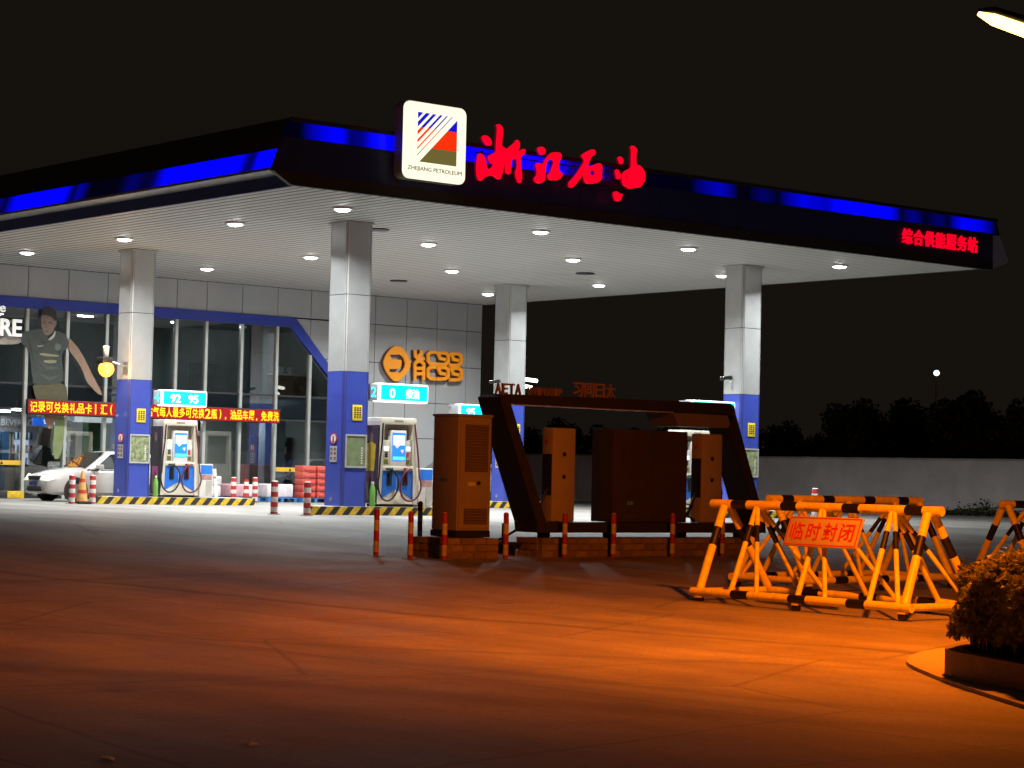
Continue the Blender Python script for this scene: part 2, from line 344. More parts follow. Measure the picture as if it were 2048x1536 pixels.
# front fascia: vertical board with sloped ends
LN, RN = -5.03, 19.6
front = [(AX, HC), (BX, HC), (RN-.22, HC+.02), (RN, HC+.3), (RN-.5, HC+1.44), (AX-.08, HC+1.44), (LN, HC+.29)]
cpart(MB().prism([(AX-.1, HC), (BX+.4, HC), (BX+.4, HC+.27), (LN, HC+.27)], AY-.02, AY+.1), 'fascia_lip', fas_dark)
cpart(MB().prism([(LN, HC+.272), (BX+.4, HC+.272), (BX+.4, HC+1.02), (LN+.28, HC+1.02)], AY-.01, AY+.1), 'front_fascia_panel', navy)
cpart(MB().prism([(LN+.285, HC+1.022), (BX+.75, HC+1.022), (BX+.6, HC+1.36), (LN+.41, HC+1.36)], AY+.03, AY+.1), 'front_light_strip', led_strip('blue_led_front', (0, 0, 1), 1.4, 'X', [(-4.7, 0), (-4.3, .05), (-3.8, .7), (-3.3, .9), (-3.05, .3), (-2.7, .4), (-2.3, 1), (.1, 1), (1.1, .7), (2.2, 1), (2.9, .9), (3.3, .3), (3.9, .5), (4.6, .02), (7.2, .02), (8.2, .6), (8.8, .03), (9.2, .03), (9.7, .3), (10.3, .03), (11.2, .75), (12.1, .6), (12.7, 1), (14.4, 1), (15.0, .08), (15.5, .4), (16.0, .04), (16.6, .3), (17.0, .04), (17.6, .85), (18.3, .75), (19, .05)]), 'blue light strip with dead stretches along the front')
cpart(MB().prism([(LN+.41, HC+1.362), (BX+.6, HC+1.362), (BX+.57, HC+1.45), (LN+.45, HC+1.45)], AY-.03, AY+.1), 'fascia_coping', fas_dark)
cpart(MB().prism([(BX+.402, HC+.02), (RN, HC+.28), (RN-.42, HC+.98), (BX+.402, HC+.98)], AY, AY+.09), 'fascia_end_cap', M('end_cap_pale_blue', (.45, .55, .85), .5, 0, .06, 2), 'pale blue end cap of the front fascia')
for k in range(9):
    x = LN+.6+k*2.65
    cpart(MB().box(x, x+.015, AY-.014, AY-.009, HC+.28, HC+1.01), 'panel_joint', joint)
# left side fascia: lip, ledge, sloping light strip, sloping dark board
def side(poly, name, mat, label=None): cpart(MB().prism(poly, AY+.11, FY, 0, 'XZ'), name, mat, label)
side([(AX, HC+.001), (AX+.1, HC+.001), (AX+.1, HC+.27), (AX, HC+.27)], 'side_lip', navy)
side([(LN-.04, HC+.272), (AX+.1, HC+.272), (AX+.1, HC+.33), (LN-.04, HC+.33)], 'side_ledge', M('ledge_grey', (.28, .28, .29), .5, .3, .1, 3))
side([(LN+.03, HC+.332), (LN+.2, HC+.332), (LN+.36, HC+.76), (LN+.19, HC+.76)], 'side_light_strip', led_strip('blue_led_side', (0, 0, 1), 1.4, 'Y', [(-4.5, 1), (-3.7, 1), (-3.4, .25), (-3.15, .4), (-2.8, 1), (0.1, 1), (.7, .25), (1.1, .12), (1.7, .3), (2.3, .03), (3.8, .02), (4.3, .5), (4.6, .1), (5.2, 1), (7.4, 1), (8.2, .08), (9, .6), (12, 1), (17.5, .4)]), 'blue light strip with dead stretches along the left side')
side([(LN+.17, HC+.762), (LN+.4, HC+.762), (LN+.6, HC+1.44), (LN+.44, HC+1.44)], 'side_fascia_panel', fas_dark)
# right side fascia (far side, seen end-on)
side([(BX, HC+.001), (BX+.1, HC+.001), (RN, HC+.27), (RN-.5, HC+1.42), (BX+.3, HC+1.42)], 'far_side_fascia', fas_dark)
# ceiling hatches
for hx, hy in ((1.6, 1.0), (1.9, 13.2), (10.6, 12.3), (12.5, 5.6)):
    cpart(MB().cyl((hx, hy, HC-.03), (hx, hy, HC), .28, n=18), 'ceiling_speaker', dark_metal)
# downlights
rows = [(-1.95, 'front row'), (2.62, 'second row'), (8.07, 'third row'), (13.6, 'row nearest the shop')]
cols = [(-1.53, 'first'), (4.4, 'second'), (9.43, 'third'), (15.25, 'fourth')]
dl_ring = MB().lathe((0, 0, 0), [(.25, 0), (.25, -.035), (.185, -.045), (.18, -.01)], 28).mesh('trim_ring', white_paint)
dl_lens = MB().lathe((0, 0, 0), [(.18, -.03), (.165, -.06), (.11, -.08), (.0, -.09)], 28).mesh('lens', lamp_lens)
for y, rn in rows:
    for x, cn in cols:
        t = thing('canopy_downlight', f'round lit downlight in canopy ceiling, {rn}, {cn} from its left edge', 'downlight', (x, y, HC-.004), 0, 'canopy downlights')
        link('trim_ring', dl_ring, t); link('lens', dl_lens, t)
        ld = bpy.data.lights.new('downlight_beam', 'AREA'); ld.shape = 'DISK'; ld.size = .34; ld.energy = W_DOWN; ld.color = (.98, 1, .985); ld.spread = math.radians(150)
        lo = bpy.data.objects.new('downlight_beam', ld); COL.objects.link(lo); lo.parent = t; lo.location = (0, 0, -.13)

# ================================================================== PUMP ISLANDS AND PILLARS
UX, VY, W = 13.473, 10.295, .752
def island(x0, x1, y0, label):
    t = thing('pump_island', label, 'kerb island', (x0, y0, PAD), 0, 'pump islands')
    ln = x1-x0; ol = [(0, .0), (ln-.25, 0), (ln-.07, .07), (ln, .25), (ln, 1.02), (ln-.07, 1.2), (ln-.25, 1.27), (1.05, 1.27), (.88, 1.2), (.05, .12)]
    MB().prism(ol, -.02, .2, 0, 'XY').obj('kerb', kerb_st, t)
    MB().prism([(.22, .12), (ln-.28, .12), (ln-.12, .28), (ln-.12, 1.0), (ln-.28, 1.15), (1.05, 1.15)], .18, .205, 0, 'XY').obj('deck', M('island_concrete', (.5, .49, .46), .7, 0, .12, 3, .1), t)
    return t
island(-1.15, 4.15, -.28, 'black and yellow kerb island of the nearest left pump')
island(-1.05, 4.15, VY-.26, 'black and yellow kerb island of the pump behind the white car bollards')
island(UX-3.4, UX+1.9, -.28, 'black and yellow kerb island behind the charging frame, right side')
island(UX-3.4, UX+1.9, VY-.26, 'black and yellow kerb island behind the brown cabinet, far row')
ZB, ZS = 3.886, 5.74
SEC = [(.655, ZB-.006, blue_clad), (ZB+.006, ZS-.008, alu), (ZS+.008, HC-.01, alu)]
pillars = []
def pillar(px, py, label, flip=False):
    t = thing('canopy_pillar', label, 'pillar', (px, py, .655), 0, 'canopy pillars')
    MB().box(.02, W-.02, .02, W-.02, 0, HC-.66).obj('core', joint, t)
    c = .075
    for z0, z1, m in SEC:
        z0 -= .655; z1 -= .655
        for nm, b in (('front', (c, W-c, 0, .02)), ('back', (c, W-c, W-.02, W)), ('left', (0, .02, c, W-c)), ('right', (W-.02, W, c, W-c))):
            MB().box(b[0], b[1], b[2], b[3], z0, z1).obj('cladding_panel', m, t)
        for ex, ey in ((0, 0), (1, 0), (0, 1), (1, 1)):
            q = [(0, c-.012), (c*.3, c*.3), (c-.012, 0), (c-.012, c-.012)]
            poly = [((x if not ex else W-x), (y if not ey else W-y)) for x, y in q]
            MB().prism(poly, z0, z1, 0, 'XY').obj('corner_trim', (M('blue_trim', (.04, .06, .32), .4, 0, .1, 3) if m is blue_clad else alu_trim), t)
    MB().box(-.03, W+.03, -.03, W+.03, HC-.7, HC-.664).obj('collar', alu_trim, t)
    MB().cyl((-.012, .42, .16), (.01, .42, .16), .05, n=14).obj('earthing_boss', steel, t)
    pillars.append(t); return t
P2 = pillar(0, 0, 'nearest left canopy pillar, grey above and blue below, with poster')
P1 = pillar(0, VY, 'far left canopy pillar by the white car, orange floodlight on it')
P4 = pillar(UX, 0, 'right canopy pillar with a security camera above its blue base')
P3 = pillar(UX, VY, 'far canopy pillar rising behind the charging frame')
yellow_m = M('yellow_sign', (.85, .66, .02), .5, 0, .05, 6)
ink = M('printed_ink', (.02, .02, .02), .6, 0, 0)
poster_m = M('poster_green', (.25, .3, .17), .3, 0, .75, 9)
poster_m2 = M('poster_olive', (.2, .26, .14), .3, 0, .25, 6)
for (px, py), nm, pm in (((0, 0), 'the nearest left pillar', poster_m2), ((0, VY), 'the pillar by the white car', poster_m), ((UX, 0), 'the right pillar', poster_m), ((UX, VY), 'the far pillar by the frame', poster_m)):
    t = thing('notice_sign', f'small yellow notice plate on {nm}', 'sign', (px+.4, py-.004, 2.9), 0, 'yellow notices on the pillars')
    MB().bbox(-.14, .14, -.018, 0, -.19, .19, .008).obj('plate', yellow_m, t)
    k = MB()
    for c_ in range(3):
        for j in range(5): k.box(-.095+c_*.075, -.045+c_*.075, -.0215, -.018, .1-j*.055, .135-j*.055+.005*(j % 2))
    k.obj('printed_lines', ink, t)['kind'] = 'stuff'
    t = thing('poster_frame', f'framed poster below the yellow notice on {nm}', 'poster', (px+.38, py-.004, 1.98), 0, 'framed posters on the pillars')
    f = MB()
    for b in ((-.31, .31, -.40, -.36), (-.31, .31, .36, .40), (-.31, -.28, -.36, .36), (.28, .31, -.36, .36)): f.box(b[0], b[1], -.03, 0, b[2], b[3])
    f.obj('frame', alu_trim, t); MB().box(-.28, .28, -.012, -.002, -.36, .36).obj('print', pm, t)
    tx = MB()
    for j in range(7): tx.box(.16-.36*(j % 2 == 0)*0, .2, -.0145, -.012, -.3+j*.06, -.265+j*.06)
    tx.obj('caption', M('poster_white', (.75, .75, .7), .5, 0, 0), t)
    t = thing('prohibition_sign', f'small round no smoking sign on the left face of {nm}', 'sign', (px-.004, py+.36, 2.27), 0, 'round signs on the pillars')
    MB().cyl((-.012, 0, 0), (0, 0, 0), .135, n=24).obj('rim', red_paint, t); MB().cyl((-.016, 0, 0), (-.01, 0, 0), .105, n=24).obj('face', white_paint, t)
    MB().box(-.02, -.016, -.02, .03, -.07, .06).box(-.02, -.016, -.04, .05, -.085, -.06).obj('symbol', M('sign_brown', (.25, .05, .04), .5, 0, 0), t)
    t = thing('instruction_plate', f'small grey picture plate under the round sign on {nm}', 'sign', (px-.004, py+.36, 1.9), 0, 'picture plates on the pillars')
    MB().box(-.012, 0, -.14, .14, -.19, .19).obj('plate', M('plate_grey', (.5, .5, .52), .5, .2, .1, 8), t)
    k = MB()
    for a in (-.07, .07):
        for b_ in (-.1, .02, .12): k.box(-.0155, -.012, a-.045, a+.045, b_-.04, b_+.03)
    k.obj('pictograms', M('plate_ink', (.2, .12, .12), .5, 0, .2, 20), t)['kind'] = 'stuff'
def cctv(px, py, z, label):
    t = thing('security_camera', label, 'camera', (px-.004, py+.42, z), 0, 'cameras on the pillars')
    MB().cyl((-.02, 0, 0), (0, 0, 0), .05).obj('base', white_paint, t); MB().cyl((-.02, 0, 0), (-.14, .03, .08), .018).obj('arm', white_paint, t)
    MB().cyl((-.02, -.04, .1), (-.3, .12, .05), .05, .055).obj('body', dark_metal, t)
cctv(UX, 0, 4.26, 'small dark bullet camera on the right pillar'); cctv(UX, VY, 4.35, 'small dark bullet camera on the far pillar')
# floodlight on far left pillar
t = thing('floodlight', 'glowing orange sodium lamp on an arm at the far left pillar', 'lamp', (-.004, VY+.2, 4.25))
MB().box(-.02, 0, -.12, .12, -.2, .12).obj('wall_plate', steel, t)
MB().tube([(-.02, 0, 0), (-.5, -.05, .1), (-.62, -.1, .08)], .03).obj('arm', steel, t)
MB().bbox(-.89, -.56, -.3, .1, .02, .22, .04).obj('housing', dark_metal, t)
MB().lathe((-.72, -.2, -.1), [(0.0, -.24), (.1, -.22), (.18, -.14), (.22, -.03), (.2, .08), (.14, .15), (.0, .18)], 22).obj('globe', glow('flood_globe', (1, .38, .05), 2.6), t)
MB().cyl((-.68, -.1, .22), (-.74, -.2, .5), .07, .09).obj('horn', white_paint, t)
pl = bpy.data.lights.new('flood_beam', 'POINT'); pl.energy = W_FLOOD; pl.color = (1, .5, .12); pl.shadow_soft_size = .18
po = bpy.data.objects.new('flood_beam', pl); COL.objects.link(po); po.parent = t; po.location = (-.8, -.6, -.25)
# strip lights on the far side of the far pillar
t = thing('strip_light', 'pair of white tube lights on brackets behind the far pillar', 'lamp', (UX+W+.004, VY+.4, 4.4))
MB().box(0, .03, -.1, .1, -.15, .3).obj('wall_plate', steel, t)
for k, (z, ln) in enumerate(((.16, .62), (-.06, .4))):
    MB().cyl((.05, -.05, z), (ln, -.2, z-.05), .06, n=12).obj('tube', glow('strip_white', (1, .97, .85), 3), t)
# hanging sign boxes with product names
cyan = glow('sign_cyan', (.0, .75, 1.0), 1.25); whiteglow = glow('sign_white', (.95, 1, 1), 1.7); cyan_end = glow('sign_blue_end', (0, .3, .9), 1.0)
def light_sign(x0, x1, yc, num, marks, label):
    t = thing('pump_number_sign', label, 'lit sign', (x0, yc, 3.2), 0, 'lit signs over the pumps')
    ln = x1-x0
    MB().bbox(.26, ln, 0, .34, 0, .46, .05).obj('casing', whiteglow, t)
    MB().box(.30, ln-.05, -.004, .0, .05, .42).obj('face', cyan, t)
    MB().bbox(0, .255, .06, .28, .03, .43, .02).obj('number_box', M('sign_grey', (.35, .36, .38), .4, .2, .05, 5), t)
    if num: text('number', num, .16, .26, .006, glow('sign_num', (.1, .8, 1), 1.1), t, (.04, .057, .1), bold=.03)
    for s_, a, b in marks: text('product_name', s_, b-a, .24, .006, whiteglow, t, (a, -.006, .1), bold=.02)
    MB().box(-.15, .0, .12, .2, .36, .4).obj('bracket', steel, t)
light_sign(.87, 2.63, .1, '2', [('0', .55, .72), ('柴油', 1.05, 1.45)], 'lit cyan box sign marked 2 over the nearest left pump')
light_sign(.87, 2.6, VY+.12, '4', [('92', .52, .85), ('95', 1.1, 1.42)], 'lit cyan box sign marked 4 on the far left pillar')
light_sign(UX-2.05, UX-.3, VY+.12, '', [('95', .52, .85), ('92', 1.1, 1.42)], 'lit cyan box sign beside the top of the brown cabinet')
light_sign(UX-2.05, UX-.12, .1, '', [('92', .52, .85), ('95', 1.1, 1.42)], 'lit pale box sign showing above the charging frame by the right pillar')
# ================================================================== SIGNS ON THE FASCIA
PLAYER={'face':[(1.06,6.03),(1.1,6.07),(1.4,6.03),(1.6,5.89),(1.59,5.76),(1.52,5.69),(1.48,5.55),(1.34,5.43),(1.23,5.43),(1.14,5.57),(1.07,5.72)],'hair':[(1.08,6.04),(1.1,6.21),(1.22,6.3),(1.39,6.3),(1.55,6.18),(1.6,5.91),(1.51,5.89),(1.47,5.96),(1.36,6.02),(1.19,6.06),(1.12,6.02)],'collar':[(1.52,5.61),(1.57,5.56),(1.55,5.42),(1.43,5.3),(1.32,5.28),(1.36,5.35),(1.49,5.46)],'jersey':[(0.42,5.47),(0.74,5.55),(1.09,5.65),(1.19,5.46),(1.34,5.35),(1.49,5.44),(1.57,5.6),(1.76,5.57),(1.94,5.46),(2.01,5.31),(2.0,5.08),(1.87,4.99),(1.79,4.85),(1.83,4.6),(1.87,4.31),(1.9,4.02),(1.39,3.93),(0.84,3.93),(0.87,4.07),(0.78,4.35),(0.79,4.55),(0.67,5.0),(0.54,5.07),(0.43,5.14)],'arm_l':[(0.43,5.34),(0.43,5.13),(0.04,5.08),(-0.38,5.06),(-0.38,5.25),(-0.26,5.28)],'arm_r':[(2.09,5.38),(2.46,4.99),(2.74,4.54),(2.9,4.27),(3.29,3.66),(3.08,3.72),(2.81,3.94),(2.65,4.12),(2.53,4.44),(2.26,4.79),(2.04,5.01),(2.02,5.33)],'shorts':[(0.83,3.99),(1.98,4.04),(2.06,3.49),(2.07,3.12),(1.26,3.09),(0.97,3.49)],'leg_l':[(1.26,3.09),(1.66,3.11),(1.68,2.88),(1.5,2.51),(1.32,2.78)],'leg_r':[(1.67,3.11),(1.99,3.07),(1.97,2.2),(1.84,1.64),(1.61,1.69),(1.63,2.56)],'badge':[(1.56,5.19),(1.67,5.21),(1.76,5.16),(1.76,5.04),(1.69,4.98),(1.59,4.99),(1.54,5.09)],'stripe1':[(1.01,4.89),(1.7,4.85),(1.7,4.79),(1.1,4.79)],'stripe2':[(1.13,4.66),(1.62,4.7),(1.62,4.6),(1.28,4.57)],'number':[(0.94,5.13),(0.99,5.09),(1.16,5.12),(1.16,5.1),(0.99,5.06)]}
LENS=[[(13.91,5.22),(13.97,5.4),(14.1,5.61),(14.28,5.77),(14.46,5.84),(14.62,5.81),(14.79,5.71),(14.95,5.53),(15.08,5.31),(15.07,5.16),(14.97,4.97),(14.81,4.8),(14.63,4.66),(14.5,4.6),(14.36,4.63),(14.17,4.79),(14.01,4.98)],[(14.16,5.51),(14.61,5.54),(14.77,5.44),(14.85,5.26),(14.81,5.08),(14.67,4.92),(14.17,4.92),(14.18,5.02),(14.57,5.04),(14.67,5.12),(14.69,5.36),(14.29,5.35)]]
STROKES=[[(15.27,5.7),(15.28,5.53),(15.38,5.44),(15.65,5.45)],[(15.54,5.71),(15.52,5.58),(15.42,5.54)],[(15.29,4.73),(15.27,5.25),(15.35,5.34),(15.54,5.35),(15.65,5.27),(15.66,4.74)],[(15.31,5.1),(15.59,5.11)],[(15.32,4.91),(15.6,4.93)],[(16.14,5.7),(15.93,5.69),(15.82,5.59),(15.83,5.39),(15.94,5.29),(16.15,5.3)],[(16.15,5.18),(15.94,5.17),(15.84,5.07),(15.85,4.86),(15.95,4.78),(16.14,4.77)],[(16.23,5.67),(16.59,5.7),(16.71,5.62),(16.72,5.39),(16.6,5.3),(16.22,5.28)],[(16.27,5.66),(16.36,5.49),(16.56,5.47)],[(16.81,5.67),(17.17,5.7),(17.29,5.62),(17.3,5.4),(17.18,5.3),(16.8,5.28)],[(16.85,5.67),(16.94,5.49),(17.14,5.47)],[(16.25,5.16),(16.6,5.19),(16.72,5.11),(16.73,4.89),(16.61,4.8),(16.24,4.77)],[(16.28,5.16),(16.37,4.98),(16.57,4.96)],[(16.83,5.16),(17.19,5.19),(17.31,5.11),(17.32,4.89),(17.2,4.79),(16.82,4.77)],[(16.87,5.16),(16.95,4.98),(17.16,4.96)]]
LETTERS={'zhe':[[(0.37,9.086),(0.408,9.127),(0.487,9.141),(0.567,9.114),(0.635,9.055),(0.67,8.986),(0.652,8.917),(0.587,8.894),(0.52,8.897),(0.453,8.951),(0.392,9.016)],[(0.277,8.683),(0.335,8.726),(0.408,8.693),(0.476,8.623),(0.518,8.524),(0.535,8.402),(0.609,8.368),(0.744,8.486),(0.651,8.507),(0.555,8.621),(0.58,8.686),(0.658,8.731),(0.795,8.788),(0.791,8.938),(0.804,9.167),(0.818,9.367),(0.771,9.382),(0.796,9.426),(0.876,9.438),(0.943,9.402),(0.986,9.324),(0.983,9.199),(0.96,9.05),(0.96,8.936),(1.092,8.904),(1.132,8.914),(1.223,8.987),(1.348,9.084),(1.354,9.122),(1.394,9.144),(1.462,9.118),(1.489,9.038),(1.48,8.953),(1.429,8.863),(1.509,8.914),(1.575,8.958),(1.65,8.951),(1.665,8.89),(1.633,8.823),(1.54,8.771),(1.528,8.707),(1.534,8.519),(1.571,8.387),(1.57,8.219),(1.531,8.142),(1.477,8.142),(1.399,8.264),(1.368,8.407),(1.414,8.454),(1.424,8.591),(1.407,8.683),(1.354,8.677),(1.26,8.657),(1.25,8.53),(1.248,8.384),(1.203,8.306),(1.15,8.306),(1.081,8.366),(1.072,8.428),(1.073,8.616),(1.037,8.507),(1.001,8.348),(0.959,8.198),(0.887,8.154),(0.82,8.183),(0.725,8.236),(0.594,8.211),(0.476,8.168),(0.413,8.089),(0.348,8.072),(0.281,8.127),(0.244,8.237),(0.235,8.421),(0.254,8.578)]],'jiang':[[(2.003,9.001),(2.054,9.055),(2.142,9.071),(2.222,9.047),(2.269,8.977),(2.245,8.893),(2.166,8.857),(2.095,8.863),(2.049,8.925)],[(1.961,8.631),(2.021,8.685),(2.101,8.673),(2.172,8.647),(2.248,8.771),(2.342,8.89),(2.438,8.969),(2.589,8.992),(2.696,8.991),(2.752,8.935),(2.745,8.852),(2.685,8.764),(2.67,8.667),(2.682,8.559),(2.763,8.54),(2.801,8.476),(2.749,8.388),(2.626,8.314),(2.519,8.317),(2.431,8.294),(2.349,8.347),(2.329,8.426),(2.425,8.504),(2.466,8.617),(2.516,8.732),(2.488,8.783),(2.363,8.777),(2.312,8.723),(2.279,8.611),(2.276,8.407),(2.262,8.297),(2.185,8.221),(2.062,8.181),(1.964,8.225),(1.927,8.289),(1.96,8.347),(2.021,8.394),(2.008,8.514)]],'shi':[[(3.356,9.002),(3.4,9.041),(3.544,9.12),(3.671,9.182),(3.763,9.179),(3.811,9.108),(3.767,9.034),(3.658,8.98),(3.624,8.894),(3.555,8.748),(3.754,8.818),(3.9,8.889),(3.993,8.857),(4.023,8.77),(4.008,8.658),(4.001,8.574),(4.029,8.563),(4.003,8.491),(3.914,8.405),(3.749,8.354),(3.548,8.333),(3.474,8.381),(3.443,8.488),(3.44,8.598),(3.38,8.481),(3.274,8.36),(3.115,8.2),(3.007,8.189),(2.987,8.262),(2.994,8.345),(3.073,8.394),(3.196,8.531),(3.319,8.681),(3.442,8.846),(3.45,8.902),(3.366,8.962)],[(3.64,8.646),(3.722,8.676),(3.786,8.662),(3.797,8.621),(3.743,8.567),(3.67,8.567),(3.641,8.591)]],'you':[[(4.5,9.059),(4.545,9.113),(4.63,9.101),(4.679,9.036),(4.681,8.939),(4.626,8.912),(4.569,8.92),(4.539,8.979)],[(4.423,8.771),(4.488,8.806),(4.546,8.756),(4.613,8.68),(4.616,8.582),(4.542,8.532),(4.486,8.554),(4.446,8.648)],[(4.896,9.369),(4.951,9.421),(5.037,9.399),(5.115,9.338),(5.126,9.283),(5.089,9.25),(5.097,8.956),(5.201,8.974),(5.289,8.92),(5.377,8.83),(5.409,8.721),(5.393,8.606),(5.319,8.5),(5.226,8.413),(5.075,8.391),(4.905,8.345),(4.829,8.38),(4.715,8.41),(4.656,8.502),(4.652,8.628),(4.669,8.713),(4.742,8.791),(4.91,8.858),(4.937,8.924),(4.93,9.148),(4.94,9.29)],[(4.754,8.715),(4.82,8.687),(4.87,8.594),(4.823,8.603),(4.774,8.654)]],'seal':[[(4.382,8.237),(4.456,8.272),(4.531,8.259),(4.589,8.202),(4.663,8.251),(4.675,8.168),(4.631,8.066),(4.539,8.001),(4.444,8.048),(4.394,8.141)]]}

red_glow = glow('red_letter_glow', (1, .0, .02), 1.05)
sgn = thing('calligraphy_sign', 'glowing red brush lettered name sign along the canopy front', 'sign', (2.8, AY-.1, 8))
for k in ('zhe', 'jiang', 'shi', 'you', 'seal'):
    sp = LETTERS[k]
    o = flat_shape('character', [smooth_loop(s, 1) for s in sp], AY-.26, AY-.215, red_glow, sgn, .008, .012)
    o2 = flat_shape('character_return', [smooth_loop(s, 1) for s in sp], AY-.213, AY-.14, M('letter_return', (.25, .0, .02), .5, 0, 0, emit=.12, ecol=(1, 0, .03)), sgn, 0, .02); o2.location = (-2.8, -(AY-.1), -8)
    o.location = (-2.8, -(AY-.1), -8)
    cx = sum(p[0] for p in sp[-1])/len(sp[-1]); cz = sum(p[1] for p in sp[-1])/len(sp[-1])
rail = MB()
for z in (8.35, 8.72): rail.box(.3, 5.35, AY-.13, AY-.1, z, z+.03)
for x in (.5, 1.5, 2.6, 3.6, 4.9): rail.box(x, x+.03, AY-.1, AY-.01, 8.3, 8.8)
o = rail.obj('mounting_rail', dark_metal, sgn, (-2.8, -(AY-.1), -8))
# logo box
LX, LZ, LW, LH = -1.9, 7.92, 1.74, 1.72
lb = thing('logo_light_box', 'glowing white rounded logo box standing above the canopy edge', 'lit sign', (LX, AY-.35, LZ))
bx_ = MB(); rr = .17
def rrect(w_, h_, r, n=6):
    out = []
    for cx, cz, a0 in ((w_-r, h_-r, 0), (r, h_-r, 90), (r, r, 180), (w_-r, r, 270)):
        out += [(cx+r*math.cos(math.radians(a0+90*i/n)), cz+r*math.sin(math.radians(a0+90*i/n))) for i in range(n+1)]
    return out
MB().prism(rrect(LW, LH, rr), .02, .33).obj('casing', M('box_rim', (.35, .33, .22), .5, 0, .1, 4), lb)
MB().prism(rrect(LW-.02, LH-.02, rr), -.02, .02).obj('face', glow('logo_white', (1, .97, .74), 1.12), lb)
def clip(poly, a, b, c):
    """keep a*x+b*y<=c"""
    out = []
    for i in range(len(poly)):
        p, q = poly[i], poly[(i+1) % len(poly)]; dp = a*p[0]+b*p[1]-c; dq = a*q[0]+b*q[1]-c
        if dp <= 0: out.append(p)
        if dp*dq < 0: k = dp/(dp-dq); out.append((p[0]+(q[0]-p[0])*k, p[1]+(q[1]-p[1])*k))
    return out
bands = [(0, .30, glow('logo_blue', (.01, .01, .75), .8)), (.30, .70, glow('logo_red', (1, .035, .004), .95)), (.70, 1, glow('logo_olive', (.16, .13, .035), .95))]
sx0, sz0, ss = .37, LH-.24, 1.09
for t0, t1, mt in bands:
    k = MB(); sq = [(0, t0), (1, t0), (1, t1), (0, t1)]
    for d0, d1 in ((0, .13), (.2, .3), (.38, .46), (.56, .62), (.72, .755), (.865, .885)):
        p = clip(clip(sq, 1, 1, d1), -1, -1, -d0)
        if len(p) > 2: k.prism([(sx0+a*ss, sz0-b*ss) for a, b in p], -.028, -.0205)
    p = clip(sq, -1, -1, -1.06)
    if len(p) > 2: k.prism([(sx0+a*ss, sz0-b*ss) for a, b in p], -.028, -.0205)
    k.obj('emblem_band', mt, lb)
text('lettering', 'ZHEJIANG PETROLEUM', 1.5, .115, .006, M('logo_ink', (.12, .07, .02), .6, 0, 0), lb, (.12, -.021, .17))
MB().box(.3, .38, .33, .45, .1, .9).box(1.3, 1.38, .33, .45, .1, .9).obj('bracket', dark_metal, lb)
# red LED lettering at right end
ls = thing('led_lettering_sign', 'small glowing red letters at the right end of the canopy front', 'sign', (15, AY-.02, 7.93))
for i, ch in enumerate('综合供能服务站'):
    text('character', ch, .40, .42, .05, red_glow, ls, (i*.458, 0, 0), bold=.018)

# ================================================================== SHOP BUILDING
bld = thing('shop_building', 'two storey grey panelled petrol station shop with tall glazed front', 'building', (4, FY, PAD))
def bp_(mb, name, mats, label=None, parent=None):
    o = mb.obj(name, mats, bld, (-4, -FY, -PAD))
    if label: o['label'] = label
    return o
XS = [-9.0, -7.6, -6.2, -4.8, -3.4, -2.05, -.71, .65, 2.02, 3.38, 4.62, 5.87, 6.98, 8.33, 9.7, 11.03, 12.6]
XR = [12.6, 13.68, 15.02, 16.34, 17.67, FX]
ZR = [PAD, 1.43, 2.68, 3.92, 5.23, 6.53, HC-.012]
gp = .012
# wall core behind the panels (right block and band above the glazing)
bp_(MB().box(12.63, FX-.01, FY+.03, FY+.3, PAD, HC-.02).box(-9, 12.63, FY+.03, FY+.3, 6.56, HC-.02), 'wall_core', joint)
bp_(MB().box(FX-.25, FX-.012, FY+.3, 26, PAD, HC-.02).box(-9, FX-.25, 25.8, 26, PAD, HC-.02), 'wall_core', clad)
bp_(MB().box(-9, FX, FY+.05, 26, HC, HC+.25), 'roof', joint)
allx = XS+XR[1:]
for i in range(len(allx)-1):
    bp_(MB().box(allx[i]+gp, allx[i+1]-gp, FY, FY+.03, ZR[5]+gp+(.02 if allx[i] < 12 else 0), ZR[6]), 'wall_panel', clad)
for i in range(len(XR)-1):
    for j in range(5): bp_(MB().box(XR[i]+gp, XR[i+1]-gp, FY, FY+.03, ZR[j]+gp, ZR[j+1]-gp), 'wall_panel', clad)
# sloping corner: panels above the slanted blue band; line z = 6.56-1.08*(x-10.38)
sa, sb, scn = -1.08, -1, -(6.56+1.08*10.38)     # keep points above: 1.08x+z >= c
for i in (13, 14, 15):
    for j in (2, 3, 4):
        p = [(XS[i]+gp, ZR[j]+gp), (XS[i+1]-gp, ZR[j]+gp), (XS[i+1]-gp, ZR[j+1]-gp), (XS[i]+gp, ZR[j+1]-gp)]
        p = clip(p, sa, sb, scn)
        if len(p) > 2: bp_(MB().prism(p, FY, FY+.03), 'wall_panel', clad)
def zline(x): return 6.56-1.08*(x-10.38)
band_m = M('blue_band', (.035, .06, .4), .4, 0, .08, 2)
bnd = MB().prism([(-9, 6.22), (10.22, 6.22), (10.38, 6.545), (-9, 6.545)], FY-.06, FY+.1)
bnd.prism([(10.225, 6.215), (12.28, zline(12.6)-.02), (12.6, zline(12.6)), (10.385, 6.545)], FY-.058, FY+.1)
bnd.box(12.3, 12.59, FY-.056, FY+.1, PAD, zline(12.6)-.05)
bp_(bnd, 'blue_band', band_m)
